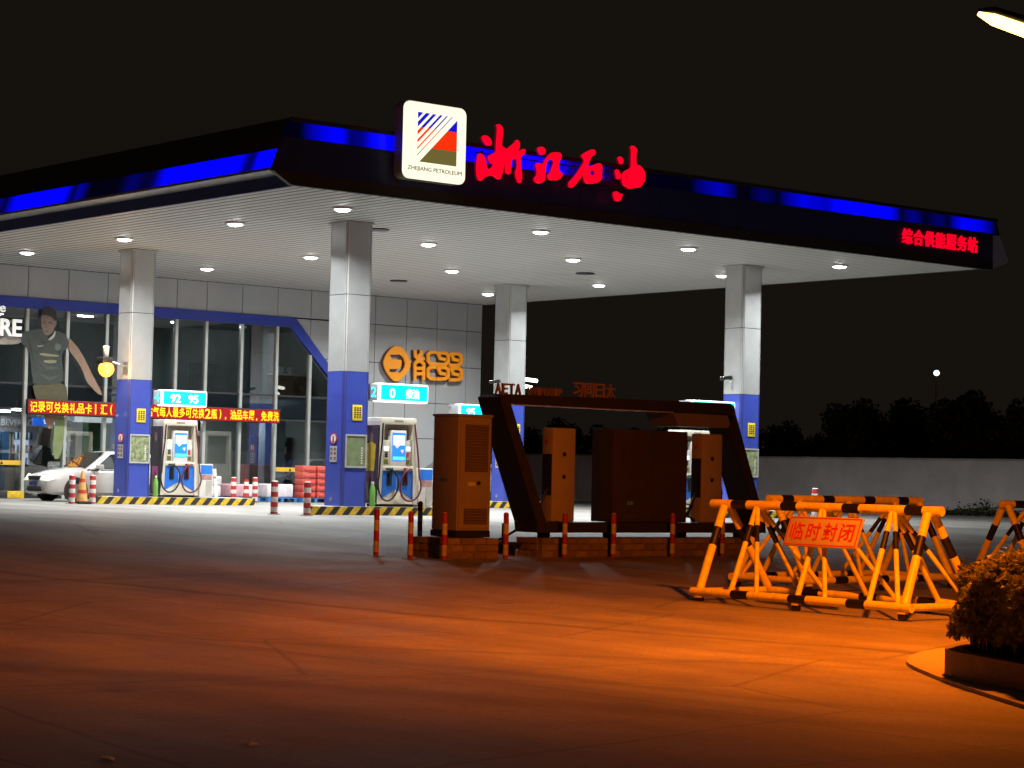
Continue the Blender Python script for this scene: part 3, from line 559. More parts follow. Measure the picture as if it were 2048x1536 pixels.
# mullions, transoms, panes
def gtop(x): return 6.215 if x < 10.2 else 6.215-1.08*(x-10.22)
for x in XS[1:-1]:
    bp_(MB().box(x-.05, x+.05, FY-.05, FY+.1, PAD, gtop(x)-.002), 'mullion', mull_m)
tr_m = M('transom_dark', (.06, .06, .065), .4, .4, .1, 6)
for i in range(len(XS)-1):
    a, b = XS[i]+.052, min(XS[i+1]-.052, 12.295)
    for z in (3.93, 3.13): bp_(MB().box(a, b, FY-.0, FY+.06, z-.025, z+.025), 'transom', tr_m)
    bp_(MB().box(a, b, FY-.02, FY+.08, PAD+.001, PAD+.09), 'sill', dark_metal)
    for z0, z1 in ((PAD+.092, 3.1), (3.16, 3.9), (3.96, 6.213)):
        p = clip([(a, z0), (b, z0), (b, z1), (a, z1)], 1.08, 1, 6.215+1.08*10.22-.02)
        if len(p) > 2: bp_(MB().prism(p, FY+.02, FY+.032), 'window_pane', navy_glass)
# interior shell
shell = M('shop_wall', (.45, .46, .44), .7, 0, .08, 1.5); slabm = M('slab_edge_grey', (.33, .36, .4), .7, 0, .06, 2)
floor_m = M('shop_floor', (.4, .38, .35), .3, 0, .1, 2)
dark_wall = M('upper_wall', (.42, .43, .42), .8, 0, .2, 1)
bp_(MB().box(-9, 12.29, FY+.14, 24, 3.2, 3.88), 'floor_slab', slabm)
bp_(MB().box(-9, 12.29, FY+.14, 24, PAD+.002, PAD+.06), 'shop_floor', floor_m)
bp_(MB().box(-9, 12.3, 23.6, 23.8, PAD+.06, 3.2), 'shop_back_wall', shell)
bp_(MB().box(-9, 12.3, 22.2, 22.4, 3.88, 6.5), 'upper_back_wall', dark_wall)
bp_(MB().box(-9, 12.62, FY+.31, 24, 6.3, 6.5), 'upper_ceiling', M('upper_ceiling', (.3, .29, .27), .8, 0, .1, 1))
bp_(MB().box(12.31, 12.45, FY+.31, 24, PAD, 6.5), 'inner_wall', shell)
for x0, x1, mt in ((5.0, 5.75, M('brown_partition', (.17, .13, .11), .8, 0, .3, 2)), (9.78, 10.55, M('blue_grey_wall', (.33, .38, .4), .7, 0, .08, 2)), (6.0, 6.75, M('pale_partition', (.36, .37, .33), .7, 0, .1, 2))):
    bp_(MB().box(x0, x1, 19.6, 19.8, 3.88, 6.3), 'partition', mt)
for x0, x1, mt in ((3.36, 3.78, M('green_column', (.1, .22, .09), .6, 0, .1, 2)), (7.2, 7.5, MATS['green_column']), (.0, .32, M('red_brown_column', (.2, .06, .04), .6, 0, .15, 3)), (9.95, 10.75, MATS['blue_grey_wall'])):
    bp_(MB().box(x0, x1, 18.7, 19.1, PAD+.06, 3.2), 'column', mt)
for x in (-6, -2.5, 1.0, 5.2, 8.6):
    bp_(MB().box(x, x+1.1, 19.2, 19.35, 3.14, 3.195), 'ceiling_strip_light', glow('shop_tube', (1, .98, .95), 42), 'lit ceiling strip light in the shop')
    bp_(MB().box(x, x+1.1, 21.6, 21.75, 3.14, 3.195), 'ceiling_strip_light', MATS['shop_tube'], 'lit ceiling strip light in the shop')
for x in (3.6, 6.6, 10.0):
    bp_(MB().box(x, x+.5, 20.0, 20.12, 6.26, 6.298), 'upper_ceiling_light', glow('upper_tube', (1, .97, .9), 45), 'small lit ceiling light on the upper floor')
# louvre on the upper floor
lv = MB()
for k in range(9): lv.prism([(4.78, 4.78+k*.17), (5.74, 5.24+k*.17), (5.74, 5.31+k*.17), (4.78, 4.85+k*.17)], 19.3, 19.34)
bp_(lv, 'louvre', M('louvre_grey', (.25, .24, .22), .6, .3, .1, 4))

def inside(name, label, cat, x, y, z=PAD+.06, group=None): return thing(name, label, cat, (x, y, z), 0, group)
wood = M('dark_wood', (.12, .06, .035), .5, 0, .3, 6); tan = M('tan_board', (.42, .34, .24), .6, 0, .2, 4)
t = inside('shop_counter', 'dark topped shop counter behind the glass beside the white car', 'counter', .85, 18.7)
MB().box(0, 2.3, 0, .6, 0, .88).obj('body', tan, t); MB().bbox(-.06, 2.36, -.05, .65, .88, .96, .015).obj('top', wood, t)
t = inside('counter_display', 'dark angular display box standing on the shop counter', 'display', 1.55, 18.9, PAD+.06+.96)
MB().prism([(0, 0), (.75, 0), (.62, .55), (.35, .6)], 0, .3).obj('body', dark_metal, t); MB().prism([(.05, .02), (.3, .02), (.33, .5)], -.012, -.002).obj('card', M('display_cream', (.7, .66, .45), .5, 0, .1, 6), t)
t = inside('paper_cup_stack', 'pale stack of cups at the left end of the counter', 'cups', .98, 18.95, PAD+1.02)
MB().lathe((0, 0, 0), [(.1, 0), (.13, .34), (.13, .36)], 16).obj('stack', white_paint, t)
fr_glow = glow('fridge_light', (.72, .8, 1), 1.15)
prod = [M('drink_%d' % k, c, .4, 0, .3, 12) for k, c in enumerate(((.6, .1, .08), (.1, .2, .6), (.75, .7, .6), (.15, .5, .2)))]
for k, (x, lab) in enumerate(((1.55, 'lit drinks fridge behind the footballer print'), (2.55, 'lit drinks fridge under the blue drinks sign'), (3.95, 'lit drinks fridge right of the green column'))):
    t = inside('drinks_fridge', lab, 'fridge', x, 22.3, group='drinks fridges')
    fr_ = MB().box(0, .95, 0, .7, 0, .1).box(0, .95, .62, .7, .1, 2.05).box(0, .06, 0, .62, .1, 2.05).box(.89, .95, 0, .62, .1, 2.05).box(0, .95, 0, .62, 2.05, 2.2)
    fr_.obj('cabinet', M('fridge_tan', (.5, .42, .33), .5, 0, .1, 3), t); MB().box(.07, .88, .58, .61, .12, 2.03).obj('back_light', fr_glow, t)
    for s in range(4):
        sh_ = MB().box(.065, .885, .08, .57, .5+s*.42, .52+s*.42).obj('shelf', steel, t)
    for s in range(5):
        for q in range(5):
            MB().cyl((.16+q*.155, .2, .11+s*.42 if s == 0 else .1+s*.42+.001), (.16+q*.155, .2, .34+s*.42), .05, .035, 8).obj('drink', prod[(s+q*2+k) % 4], t)
t = inside('drinks_sign', 'blue lit sign above the shop fridges', 'sign', 2.3, 20.4, 2.72)
MB().bbox(0, 1.15, 0, .12, 0, .26, .05).obj('box', glow('drink_sign_blue', (.03, .16, .9), 1.0), t); glyphs('character', '饮料', .22, .17, .01, whiteglow, t, (.36, -.002, .05), bold=.02)
MB().box(.2, .24, .05, .07, .26, .42).box(.9, .94, .05, .07, .26, .42).obj('hanger', steel, t)
t = inside('beverage_lettering', 'faint white beverage lettering above the shop fridges', 'lettering', 2.1, 22.2, 2.72)
text('lettering', 'BEVERAGE', 1.25, .2, .02, white_paint, t, (0, 0, 0)); MB().box(-.05, 1.35, .03, .06, -.2, .3).obj('board', M('bev_board', (.28, .25, .25), .6, 0, .1, 3), t)
t = inside('blue_cabinet', 'tall blue cabinet behind the left end of the counter', 'cabinet', .95, 20.4)
MB().bbox(0, .55, 0, .5, 0, 2.0, .02).obj('body', M('cab_blue', (.05, .16, .34), .5, 0, .2, 2), t); MB().box(-.3, -.02, .1, .5, 0, 1.8).obj('side_unit', M('cab_teal', (.05, .2, .16), .5, 0, .2, 2), t); MB().box(.26, .28, -.015, -.002, .1, 1.9).obj('door_gap', joint, t)
for k, (x, y, z, s, lab) in enumerate(((2.35, 19.0, .96, .36, 'brown carton on the counter right end'), (2.75, 19.05, .96, .3, 'smaller brown carton beside the other on the counter'))):
    t = inside('carton', lab, 'box', x, y, PAD+.06+z, 'cartons on the counter')
    MB().bbox(0, s, 0, .3, 0, s*.9, .01).obj('body', M('carton_red', (.3, .12, .09), .7, 0, .25, 5), t); MB().box(s*.4, s*.6, -.003, -.0005, 0, s*.9).obj('tape', tan, t)
t = inside('snack_shelf', 'dark shelving with goods behind the right panes of the shop', 'shelf', 10.8, 20.5)
MB().box(0, 1.4, .4, .45, 0, 2.1).box(0, .05, 0, .4, 0, 2.1).box(1.35, 1.4, 0, .4, 0, 2.1).obj('frame', M('shelf_dark', (.05, .06, .05), .6, 0, .2, 4), t)
for s in range(5):
    MB().box(.05, 1.35, 0, .4, .25+s*.42, .28+s*.42).obj('shelf', wood, t)
    for q in range(6): MB().bbox(.1+q*.2, .24+q*.2, .05, .25, .281+s*.42, .28+s*.42+.16+.08*((q+s) % 3)/2, .01).obj('packet', prod[(q*3+s) % 4], t)
t = inside('upper_railing', 'dark metal railing seen through the upper glazing', 'railing', 7.15, 19.0, 3.88)
MB().box(0, 1.15, 0, .04, .98, 1.03).box(0, 1.15, 0, .04, .12, .15).box(0, 1.15, 0, .04, .6, .63).obj('rail', M('rail_grey', (.3, .3, .3), .5, .5, .1, 5), t)
for k in range(12): MB().box(.03+k*.095, .05+k*.095, .01, .03, 0, .98).obj('baluster', MATS['rail_grey'], t)
t = inside('upper_sideboard', 'brown sideboard with white top seen through the sloping upper glazing', 'sideboard', 10.75, 19.5, 3.88)
MB().box(0, 1.5, 0, .5, 0, .82).obj('body', M('sideboard_brown', (.22, .12, .07), .5, 0, .3, 5), t); MB().bbox(-.03, 1.53, -.04, .54, .82, .88, .01).obj('top', white_paint, t)
for k, (x, lab) in enumerate(((.35, 'larger white pot on the upper sideboard'), (.8, 'smaller white pot on the upper sideboard'))):
    t = inside('white_pot', lab, 'pot', 10.75+x, 19.7, 4.765, 'pots on the sideboard'); MB().lathe((0, 0, 0), [(.1, 0), (.16-.03*k, .08), (.16-.03*k, .2), (.12-.02*k, .22)], 16).obj('body', white_paint, t); MB().cyl((0, 0, .22), (0, 0, .25), .03).obj('knob', white_paint, t)
# LED message board
led = thing('led_message_board', 'long red scrolling message board across the shop front', 'message board', (.57, 17.4, 3.0))
LBW = 9.1
MB().bbox(0, LBW, 0, .14, 0, .46, .02).obj('casing', dark_metal, led)
MB().box(.03, LBW-.03, -.004, -.001, .03, .43).obj('matrix', glow('led_dark_red', (.45, .0, .01), .45), led)
yel = glow('led_amber', (1, .55, .0), 1.9)
glyphs('message_character', '记录可兑换礼品卡1汇（每周', .265, .31, .004, yel, led, (.08, -.006, .075), bold=.008)
glyphs('message_character', '油站气每人最多可兑换2瓶），油品车展，免费洗', .237, .31, .004, yel, led, (3.85, -.006, .075), bold=.008)
for x in (1, 4.5, 8): MB().box(x, x+.05, .14, .36, .2, .25).obj('bracket', steel, led)
# footballer print on the glass
pr = thing('footballer_print', 'large printed footballer in dark shirt stuck on the shop glass', 'window print', (1.4, 17.70, 2.0))
cols_ = {'face': (.28, .2, .16), 'hair': (.05, .045, .04), 'collar': (.5, .5, .42), 'jersey': (.055, .066, .058), 'arm_l': (.36, .32, .28), 'arm_r': (.32, .2, .14), 'shorts': (.1, .09, .045), 'leg_l': (.3, .17, .1), 'leg_r': (.2, .25, .1), 'badge': (.12, .15, .12), 'stripe1': (.3, .29, .16), 'stripe2': (.3, .29, .18), 'number': (.45, .45, .42)}
for k, n in enumerate(('leg_l', 'leg_r', 'shorts', 'arm_l', 'arm_r', 'jersey', 'face', 'hair', 'collar', 'badge', 'stripe1', 'stripe2', 'number')):
    o = flat_shape(n.replace('_l', '').replace('_r', '').replace('stripe1', 'stripe').replace('stripe2', 'stripe'), [smooth_loop(PLAYER[n], 1)], -.004-.004*k, -.001-.004*k, M('print_'+n, cols_[n], .5, 0, .18, 5), pr)
    o.location = (-1.4, 0, -2.0)
fc = MB()
for a, b, c_, d in ((1.13, 1.22, 5.80, 5.825), (1.3, 1.42, 5.80, 5.83), (1.2, 1.3, 5.545, 5.565), (1.22, 1.27, 5.66, 5.68)): fc.box(a-1.4, b-1.4, -.056, -.053, c_-2, d-2)
for k, pl in enumerate(([(.62, 5.4), (.8, 5.0), (.86, 4.6), (.74, 4.95)], [(1.0, 4.7), (1.3, 4.5), (1.75, 4.45), (1.3, 4.38)], [(1.7, 5.3), (1.8, 5.0), (1.72, 4.8), (1.62, 5.05)], [(.95, 4.3), (1.4, 4.15), (1.8, 4.25), (1.4, 4.05)], [(1.0, 5.45), (1.12, 5.25), (1.3, 5.22), (1.14, 5.15)])):
    MB().prism([(a-1.4, b-2) for a, b in pl], -.0295-.0005*k, -.0285-.0005*k).obj('fold', M('print_fold%d' % (k % 2), ((.03, .036, .032), (.085, .1, .088))[k % 2], .5, 0, .2, 5), pr)
fc.obj('features', M('print_dark', (.1, .07, .06), .6, 0, 0), pr)
MB().prism([(1.2-1.4, 5.78-2), (1.24-1.4, 5.79-2), (1.27-1.4, 5.67-2), (1.2-1.4, 5.66-2)], -.058, -.0565).obj('nose', MATS['print_leg_l'], pr)
# store lettering
st = thing('store_lettering', 'white raised store lettering at the left end of the shop front', 'lettering', (-1.65, 17.55, 5.32))
wl_ = M('white_letters', (.85, .85, .8), .5, 0, 0, emit=.5, ecol=(1, 1, .92))
text('word', 'STORE', 2.0, .53, .06, wl_, st, (0, 0, 0), bold=.02); text('word', 'Convenience', 2.15, .28, .05, wl_, st, (-.7, 0, .72), bold=.01)
# orange wall logo
og = thing('orange_wall_logo', 'orange raised round emblem with block characters on grey wall', 'sign', (15.6, 17.62, 5.2))
om = M('orange_acrylic', (.85, .3, .02), .45, 0, .05, 3, emit=.12, ecol=(1, .35, .02)); osd = M('orange_side', (.12, .05, .03), .6, 0, .1, 4)
o = flat_shape('emblem', [smooth_loop(LENS[0], 1), LENS[1]], -.06, .0, om, og); o.location = (-15.6, 0, -5.2)
o = flat_shape('emblem_return', [smooth_loop(LENS[0], 1), LENS[1]], .002, .1, osd, og); o.location = (-15.6, 0, -5.2)
for k, s in enumerate(STROKES):
    MB().ribbon([(a-15.6, b-5.2) for a, b in s], .115, -.06-.002*k, .0).obj('character_stroke', om, og)
    MB().ribbon([(a-15.6, b-5.2) for a, b in s], .113, .002+.002*k, .12).obj('character_return', osd, og)
# door safety bands on the glass and yellow kerb block
yb = M('yellow_band', (.8, .5, .05), .5, 0, .08, 6)
for x0, x1, z, lab in ((-.65, .6, 1.45, 'yellow warning band on the glass at far left of the shop'), (9.75, 10.98, 1.43, 'yellow warning band on the glass beside the red crates')):
    t = tag(MB().box(0, x1-x0, -.008, -.002, 0, .14).obj('warning_band', yb, None, (x0, FY+.018, z)), lab, 'warning band', 'yellow bands on the shop glass')
    MB().prism([(.55, .02), (.67, .02), (.61, .12)], -.011, -.0085).obj('triangle', ink, t)
t = tag(MB().bbox(-1.5, .28, 0, .35, 0, .22, .02).obj('shop_kerb_block', stripes('kerb_block', (.03, .03, .03), (.75, .5, .03), 1.2, .45, 'X', 0, .3), None, (.2, 17.2, PAD)), 'black and yellow kerb block at the foot of the shop front', 'kerb')
# ================================================================== FUEL PUMPS
scr_m = glow('screen_white', (.6, .85, 1), 1.3); scr_b = glow('screen_blue', (.02, .22, .85), 1.2); scr_c = glow('screen_cyan', (.1, .75, .95), 1.3); scr_p = glow('screen_pink', (1, .5, .42), 1.1)
hose_k = M('hose_black', (.012, .012, .014), .45, 0, 0); hose_r = M('hose_red', (.13, .015, .03), .45, 0, 0)
led_disp = glow('digit_display', (.85, .92, 1), 1.2)
def arc_hose(cx, cz, rx, rz, a0, a1, y, top=None):
    pts = [] if top is None else [top]
    for i in range(17):
        a = math.radians(a0+(a1-a0)*i/16); pts.append((cx+rx*math.cos(a), y-.06*math.sin(PI*i/16), cz+rz*math.sin(a)))
    return pts
def pump(x, y, label, shirt, shorts_, top_c, group='fuel pumps'):
    t = thing('fuel_pump', label, 'fuel pump', (x, y, .655), 0, group)
    D_ = .62
    MB().box(.06, 1.14, .1, D_-.1, 0, .06).obj('plinth', black_rub, t)
    MB().prism([(0, .06), (1.2, .06), (1.17, 1.0), (.03, 1.0)], .06, D_-.06).obj('cabinet', cream, t)
    for s in (0, 1):
        p = [(0, .06), (.1, .06), (.17, 2.15), (.07, 2.15)]
        p = p if s == 0 else [(1.2-a, b) for a, b in p]
        MB().prism(p, 0, D_).obj('side_post', cream, t)
    MB().bbox(.06, 1.14, -.01, D_+.01, 2.0, 2.17, .03).obj('header', cream, t)
    MB().box(.45, .72, -.014, -.011, 2.06, 2.11).obj('header_mark', M('mark_grey', (.3, .28, .25), .5, 0, .2, 30), t)
    MB().box(.16, 1.04, .2, .42, 1.0, 2.0).obj('upper_core', M('pump_recess', (.24, .21, .17), .5, .2, .25, 4), t)
    MB().bbox(.40, .86, .03, .2, .98, 1.86, .02).obj('screen_housing', white_paint, t)
    sc_ = MB().box(.43, .83, .024, .0295, 1.12, 1.80).obj('screen', scr_b, t)
    MB().box(.455, .805, .019, .0238, 1.5, 1.74).obj('picture', scr_m, sc_); MB().box(.455, .805, .019, .0238, 1.14, 1.22).obj('caption_bar', scr_c, sc_)
    MB().prism([(.5, 1.5), (.57, 1.42), (.66, 1.5)], .0185, .0237).prism([(.68, 1.38), (.74, 1.3), (.78, 1.4)], .0185, .0237).obj('picture', scr_p if top_c else scr_m, sc_)
    MB().bbox(.1, 1.1, .0, .22, .88, .99, .02).obj('shelf', cream, t)
    for s in (0, 1):
        fx = (lambda a: a) if s == 0 else (lambda a: 1.2-a)
        def bx2(a, b, *r): lo_, hi_ = sorted((fx(a), fx(b))); return MB().box(lo_, hi_, *r)
        lo_, hi_ = sorted((fx(.17), fx(.39)))
        MB().bbox(lo_, hi_, .06, .2, 1.0, 1.62, .015).obj('keypad_panel', M('keypad_panel', (.6, .58, .5), .45, 0, .08, 5), t)
        bx2(.2, .35, .05, .0595, 1.36, 1.47).obj('display', led_disp, t)
        for r_ in range(3):
            bx2(.24, .32, .052, .0597, 1.2+r_*.045, 1.235+r_*.045).obj('key', red_paint if s else dark_metal, t)
        bx2(.22, .33, .045, .0597, 1.03, 1.15).obj('card_slot', M('slot_olive', (.12, .11, .03), .4, 0, .2, 10), t)
        # nozzle recess and nozzle
        pr_ = [(.09, .17), (.585, .43), (.585, .87), (.09, .87)]
        MB().prism([(fx(a), b) for a, b in pr_], .045, .0595).obj('nozzle_panel', blue_paint, t)
        MB().bbox(*sorted((fx(.29), fx(.43))), .0, .05, .5, .82, .02).obj('nozzle_boot', dark_metal, t)
        nz = MB().cyl((fx(.36), -.03, .84), (fx(.34), -.05, .55), .035, .028).cyl((fx(.36), -.03, .84), (fx(.42), -.02, .94), .03, .022)
        nz.obj('nozzle', hose_k if s == 0 else hose_r, t)
        MB().box(*sorted((fx(.33), fx(.42))), -.03, -.005, .86, .95).obj('nozzle_tag', M('tag_green', (.1, .4, .12), .5, 0, 0) if s == 0 else M('tag_red', (.6, .1, .08), .5, 0, 0), t)
        pts = [(fx(.12), .0, 2.02), (fx(.08), -.04, 1.6), (fx(.02), -.05, 1.15)]
        cx_, cz_ = fx(.26), .55
        for i in range(21):
            a = math.radians(150+i*15.5); pts.append((cx_+(.31*math.cos(a))*(1 if s == 0 else -1), -.06-.03*math.sin(i*.5), cz_-.02+.39*math.sin(a)))
        MB().tube(pts, .022, 8).obj('hose', hose_k if s == 0 else hose_r, t)
    MB().prism([(.12, .07), (1.08, .07), (1.08, .14), (.6, .40), (.12, .14)], .03, .0595).obj('kick_panel', M('kick_cream', (.75, .71, .6), .4, 0, .05, 5), t)
    MB().prism([(.565, .84), (.635, .84), (.6, .9)], .04, .0595).obj('clip', blue_paint, t)
    # printed figure on the left side panel
    sp = MB().box(-.004, .045, .03, D_-.03, .08, 1.98).obj('side_print', M('print_bg_dark', (.05, .035, .05), .4, 0, .3, 4), t)
    def yz(poly, nm, col, k): MB().prism(poly, -.008-.002*k, -.0045-.002*k, 0, 'YZ').obj(nm, M('sideprint_'+nm+label[:3], col, .45, 0, .25, 8), sp)
    yz([(.24, 1.55), (.36, 1.55), (.4, 1.72), (.3, 1.82), (.22, 1.72)], 'head', (.22, .13, .09), 1)
    yz([(.1, 1.5), (.3, 1.58), (.5, 1.5), (.52, 1.2), (.45, .85), (.16, .85), (.12, 1.2)], 'shirt', shirt, 2)
    yz([(.15, .86), (.47, .86), (.46, .6), (.34, .62), (.3, .75), (.24, .6), (.14, .58)], 'shorts', shorts_, 3)
    yz([(.16, .6), (.24, .6), (.28, .2), (.2, .14)], 'leg', (.3, .19, .1), 4); yz([(.36, .62), (.44, .6), (.42, .16), (.34, .16)], 'leg', (.3, .19, .1), 5)
    return t
pump(1.08, .02, 'nearest left fuel pump with lit screen and looped hoses', (.6, .42, .02), (.12, .04, .05), True)
pump(1.1, VY+.02, 'far left fuel pump under the sign marked 4', (.06, .05, .04), (.5, .12, .25), False)
pump(UX-2.25, .02, 'fuel pump mostly hidden behind the right charger', (.08, .3, .08), (.5, .5, .5), False)
pump(UX-2.25, VY+.02, 'fuel pump hidden behind the brown cabinet, far row', (.4, .06, .06), (.5, .5, .5), False)
def pay_box(x, y, label):
    t = thing('payment_kiosk', label, 'kiosk', (x, y, .655), 0, 'kiosks beside the pumps')
    MB().bbox(0, .42, 0, .4, 0, .95, .02).obj('body', white_paint, t); MB().box(.02, .4, -.006, -.001, .66, .92).obj('top_panel', blue_paint, t)
    MB().box(.03, .39, -.006, -.001, .5, .64).obj('advert', M('kiosk_pink', (.4, .22, .2), .5, 0, .4, 12), t); MB().box(.2, .4, -.005, -.001, .04, .48).obj('side_door', M('kiosk_grey', (.42, .41, .38), .5, 0, .1, 5), t)
    return t
pay_box(2.38, VY+.05, 'white and blue kiosk right of the far left pump'); pay_box(2.36, .05, 'white and blue kiosk right of the nearest left pump')
pay_box(UX-2.75, .05, 'white and blue kiosk left of the pump behind the right charger')
t = thing('leaning_board', 'narrow white board leaning past the kiosk', 'board', (2.92, VY+.1, .655)); MB().prism([(0, 0), (.1, 0), (.02, .82), (-.08, .82)], 0, .04).obj('board', white_paint, t); MB().box(-.3, .02, .0, .03, .55, .59).obj('stay', steel, t)
def cylinder_bottle(x, y, z, label, c):
    t = thing('extinguisher', label, 'extinguisher', (x, y, z), 0, 'extinguishers by the pumps')
    MB().lathe((0, 0, 0), [(.06, 0), (.07, .03), (.07, .4), (.05, .47), (.03, .54)], 18).obj('bottle', c, t); MB().cyl((0, 0, .54), (0, 0, .6), .035).obj('valve', white_paint, t); MB().tube([(0, 0, .58), (.1, -.02, .56), (.13, -.02, .4)], .014).obj('hose', hose_k, t)
gbt = M('green_bottle', (.16, .42, .08), .45, 0, .1, 6)
cylinder_bottle(.9, -.02, .656, 'green extinguisher between the nearest left pillar and pump', gbt); cylinder_bottle(.93, VY+.0, .656, 'green extinguisher between the far left pillar and pump', gbt)

# ================================================================== BOLLARDS AND CONE
rw = stripes('bollard_red_white', (.72, .7, .66), (.5, .03, .03), .235, .5, 'Z', 0, .06); rw2 = stripes('post_red_white', (.62, .58, .5), (.42, .02, .02), .32, .5, 'Z', 0, .1)
bol_me = MB().lathe((0, 0, 0), [(.085, 0), (.085, .74), (.078, .77), (.05, .785), (0, .79)], 18).mesh('tube', rw); bol_base = MB().cyl((0, 0, 0), (0, 0, .018), .15, n=18).mesh('base_plate', steel)
def bollard(x, y, label, s=1, z=None):
    t = thing('bollard', label, 'bollard', (x, y, gz(y) if z is None else z), 0, 'red and white bollards'); t.scale = (s, s, s); link('tube', bol_me, t); link('base_plate', bol_base, t)
bollard(-1.97, 9.69, 'red and white bollard left of the traffic cone at the white car'); bollard(-1.2, 9.97, 'red and white bollard right of the cone, at the island end')
bollard(-2.0, -.16, 'red and white bollard standing alone left of the nearest island'); bollard(-1.65, -1.0, 'red and white bollard at the left end of the nearest island')
bollard(5.3, 13.2, 'red and white bollard left of three by the pallets'); bollard(6.9, 14.5, 'red and white bollard right of three by the pallets')
bollard(UX+2.4, -.6, 'red topped white bollard showing above the far barrier', 1.1)
t = thing('traffic_post', 'red and white post on a black foot between two bollards by the pallets', 'traffic post', (6.45, 14.3, PAD)); MB().lathe((0, 0, 0), [(.16, 0), (.14, .16), (.10, .18)], 16).obj('foot', black_rub, t); MB().cyl((0, 0, .18), (0, 0, .72), .1, .07, 16).obj('sleeve', rw, t)
t = thing('traffic_cone', 'orange and yellow traffic cone between two bollards by the white car', 'cone', (-1.58, 9.85, PAD)); MB().bbox(-.2, .2, -.2, .2, 0, .07, .02).obj('foot', black_rub, t)
MB().lathe((0, 0, .07), [(.16, 0), (.12, .3), (.06, .68), (.035, .8), (.03, .82)], 18).obj('cone', stripes('cone_bands', (.75, .42, .12), (.5, .06, .03), .3, .35, 'Z', 0, .02), t)
post_me = MB().lathe((0, 0, 0), [(.042, 0), (.042, .68), (.03, .71), (0, .715)], 14).mesh('tube', rw2); post_base = MB().box(-.09, .09, -.09, .09, 0, .012).mesh('base_plate', steel)
for x, y, lab in ((-10.71, -16.24, 'thin red and white post left of the brown cabinet, farther one'), (-10.54, -16.87, 'thin red and white post left of the brown cabinet, nearer one'), (-10.09, -17.11, 'thin red and white post in front of the brown cabinet'), (-8.84, -17.03, 'thin red and white post right of the brown cabinet'),
                  (-7.58, -16.95, 'thin red and white post in front of the left charger'), (-6.55, -16.95, 'thin red and white post in front of the dark central cabinet'), (-5.25, -16.95, 'thin red and white post in front of the central cabinet right side'), (-4.1, -16.95, 'thin red and white post in front of the right charger'), (-7.9, -13.6, 'thin red post behind the brown cabinet')):
    t = thing('guard_post', lab, 'post', (x, y, gz(y)), 0, 'posts round the chargers'); link('tube', post_me, t); link('base_plate', post_base, t)

# ================================================================== EV CHARGING GROUP
brown = M('cabinet_brown', (.29, .28, .27), .55, 0, .1, 3, .05, 60); brown2 = M('cabinet_side', (.16, .14, .13), .55, 0, .1, 3); grille = M('grille_dark', (.10, .09, .085), .7, 0, .2, 30)
mort = M('mortar', (.2, .18, .16), .9, 0, .2, 20, .3, 60)
bricks = [M('brick_%d' % k, c, .85, 0, .25, 12, .3, 50) for k, c in enumerate(((.2, .15, .13), (.23, .18, .15), (.17, .135, .12), (.26, .21, .18)))]
brick_me = [MB().bbox(-.112, .112, -.052, .052, -.045, .045, .006, 0, 1).mesh('brick', m) for m in bricks]
def plinth(name, label, x0, x1, y0, y1, zt):
    z0 = gz((y0+y1)/2)-.02; t = thing(name, label, 'plinth', (x0, y0, z0), 0, 'brick plinths'); h = zt-z0
    MB().box(.012, x1-x0-.012, .012, y1-y0-.012, 0, h-.008).obj('mortar_core', mort, t)
    nc = max(3, int(round(h/.105))); ch = h/nc; n = int(round((x1-x0)/.238)); bw = (x1-x0)/n; n2 = int(round((y1-y0)/.238)); bw2 = (y1-y0)/n2
    for c in range(nc):
        for i in range(n):
            b = link('brick', random.choice(brick_me), t, ((i+.5)*bw+(.06 if c % 2 and i < n-1 else 0), .05-random.random()*.006, (c+.5)*ch), random.uniform(-.02, .02)); b.scale = (bw/.238, 1, ch/.103)
        for i in range(n2):
            b = link('brick', random.choice(brick_me), t, (.05-random.random()*.006, .11+(i+.5)*(y1-y0-.1)/n2, (c+.5)*ch), PI/2); b.scale = (bw2/.26, 1, ch/.103)
    return t
plinth('brick_plinth', 'low brick plinth under the brown power cabinet', -9.95, -8.95, -17.0, -16.1, .53)
plinth('long_brick_plinth', 'long low brick plinth under the charging frame', -7.85, -3.1, -16.72, -16.1, .52)
t = thing('power_cabinet', 'tall brown power cabinet with ventilation grille on a brick plinth', 'cabinet', (-9.6, -16.76, .53))
MB().box(.0, .66, .0, .64, 0, .1).obj('base', dark_metal, t); MB().bbox(.0, .655, .0, .62, .1, 1.84, .015).obj('body', brown, t); MB().bbox(-.012, .668, -.02, .64, 1.84, 1.88, .01).obj('lid', brown, t)
dr = MB().box(.03, .625, -.012, -.001, .14, 1.80).obj('door', brown, t)
for z0, z1 in ((1.0, 1.72), (.2, .44)):
    gf = MB().box(.13 if z1 > 1 else .13, .58, -.018, -.0125, z0, z1).obj('grille', grille, dr)
    for k in range(int((z1-z0)/.045)): MB().prism([(-.027, z0+.02+k*.045), (-.0185, z0+.012+k*.045), (-.0185, z0+.036+k*.045)], .145, .565, 0, 'YZ').obj('louvre', brown2, dr)
MB().bbox(.2, .34, -.025, -.0125, .78, .84, .005).obj('label_plate', M('plate_pale', (.6, .66, .6), .4, 0, .2, 20), dr); MB().cyl((.4, -.04, .83), (.4, -.0125, .83), .03).obj('handle', dark_metal, dr)
MB().box(-.004, -.001, .25, .42, .84, .9).obj('side_label', M('plate_teal', (.12, .2, .18), .4, 0, .2, 20), t)
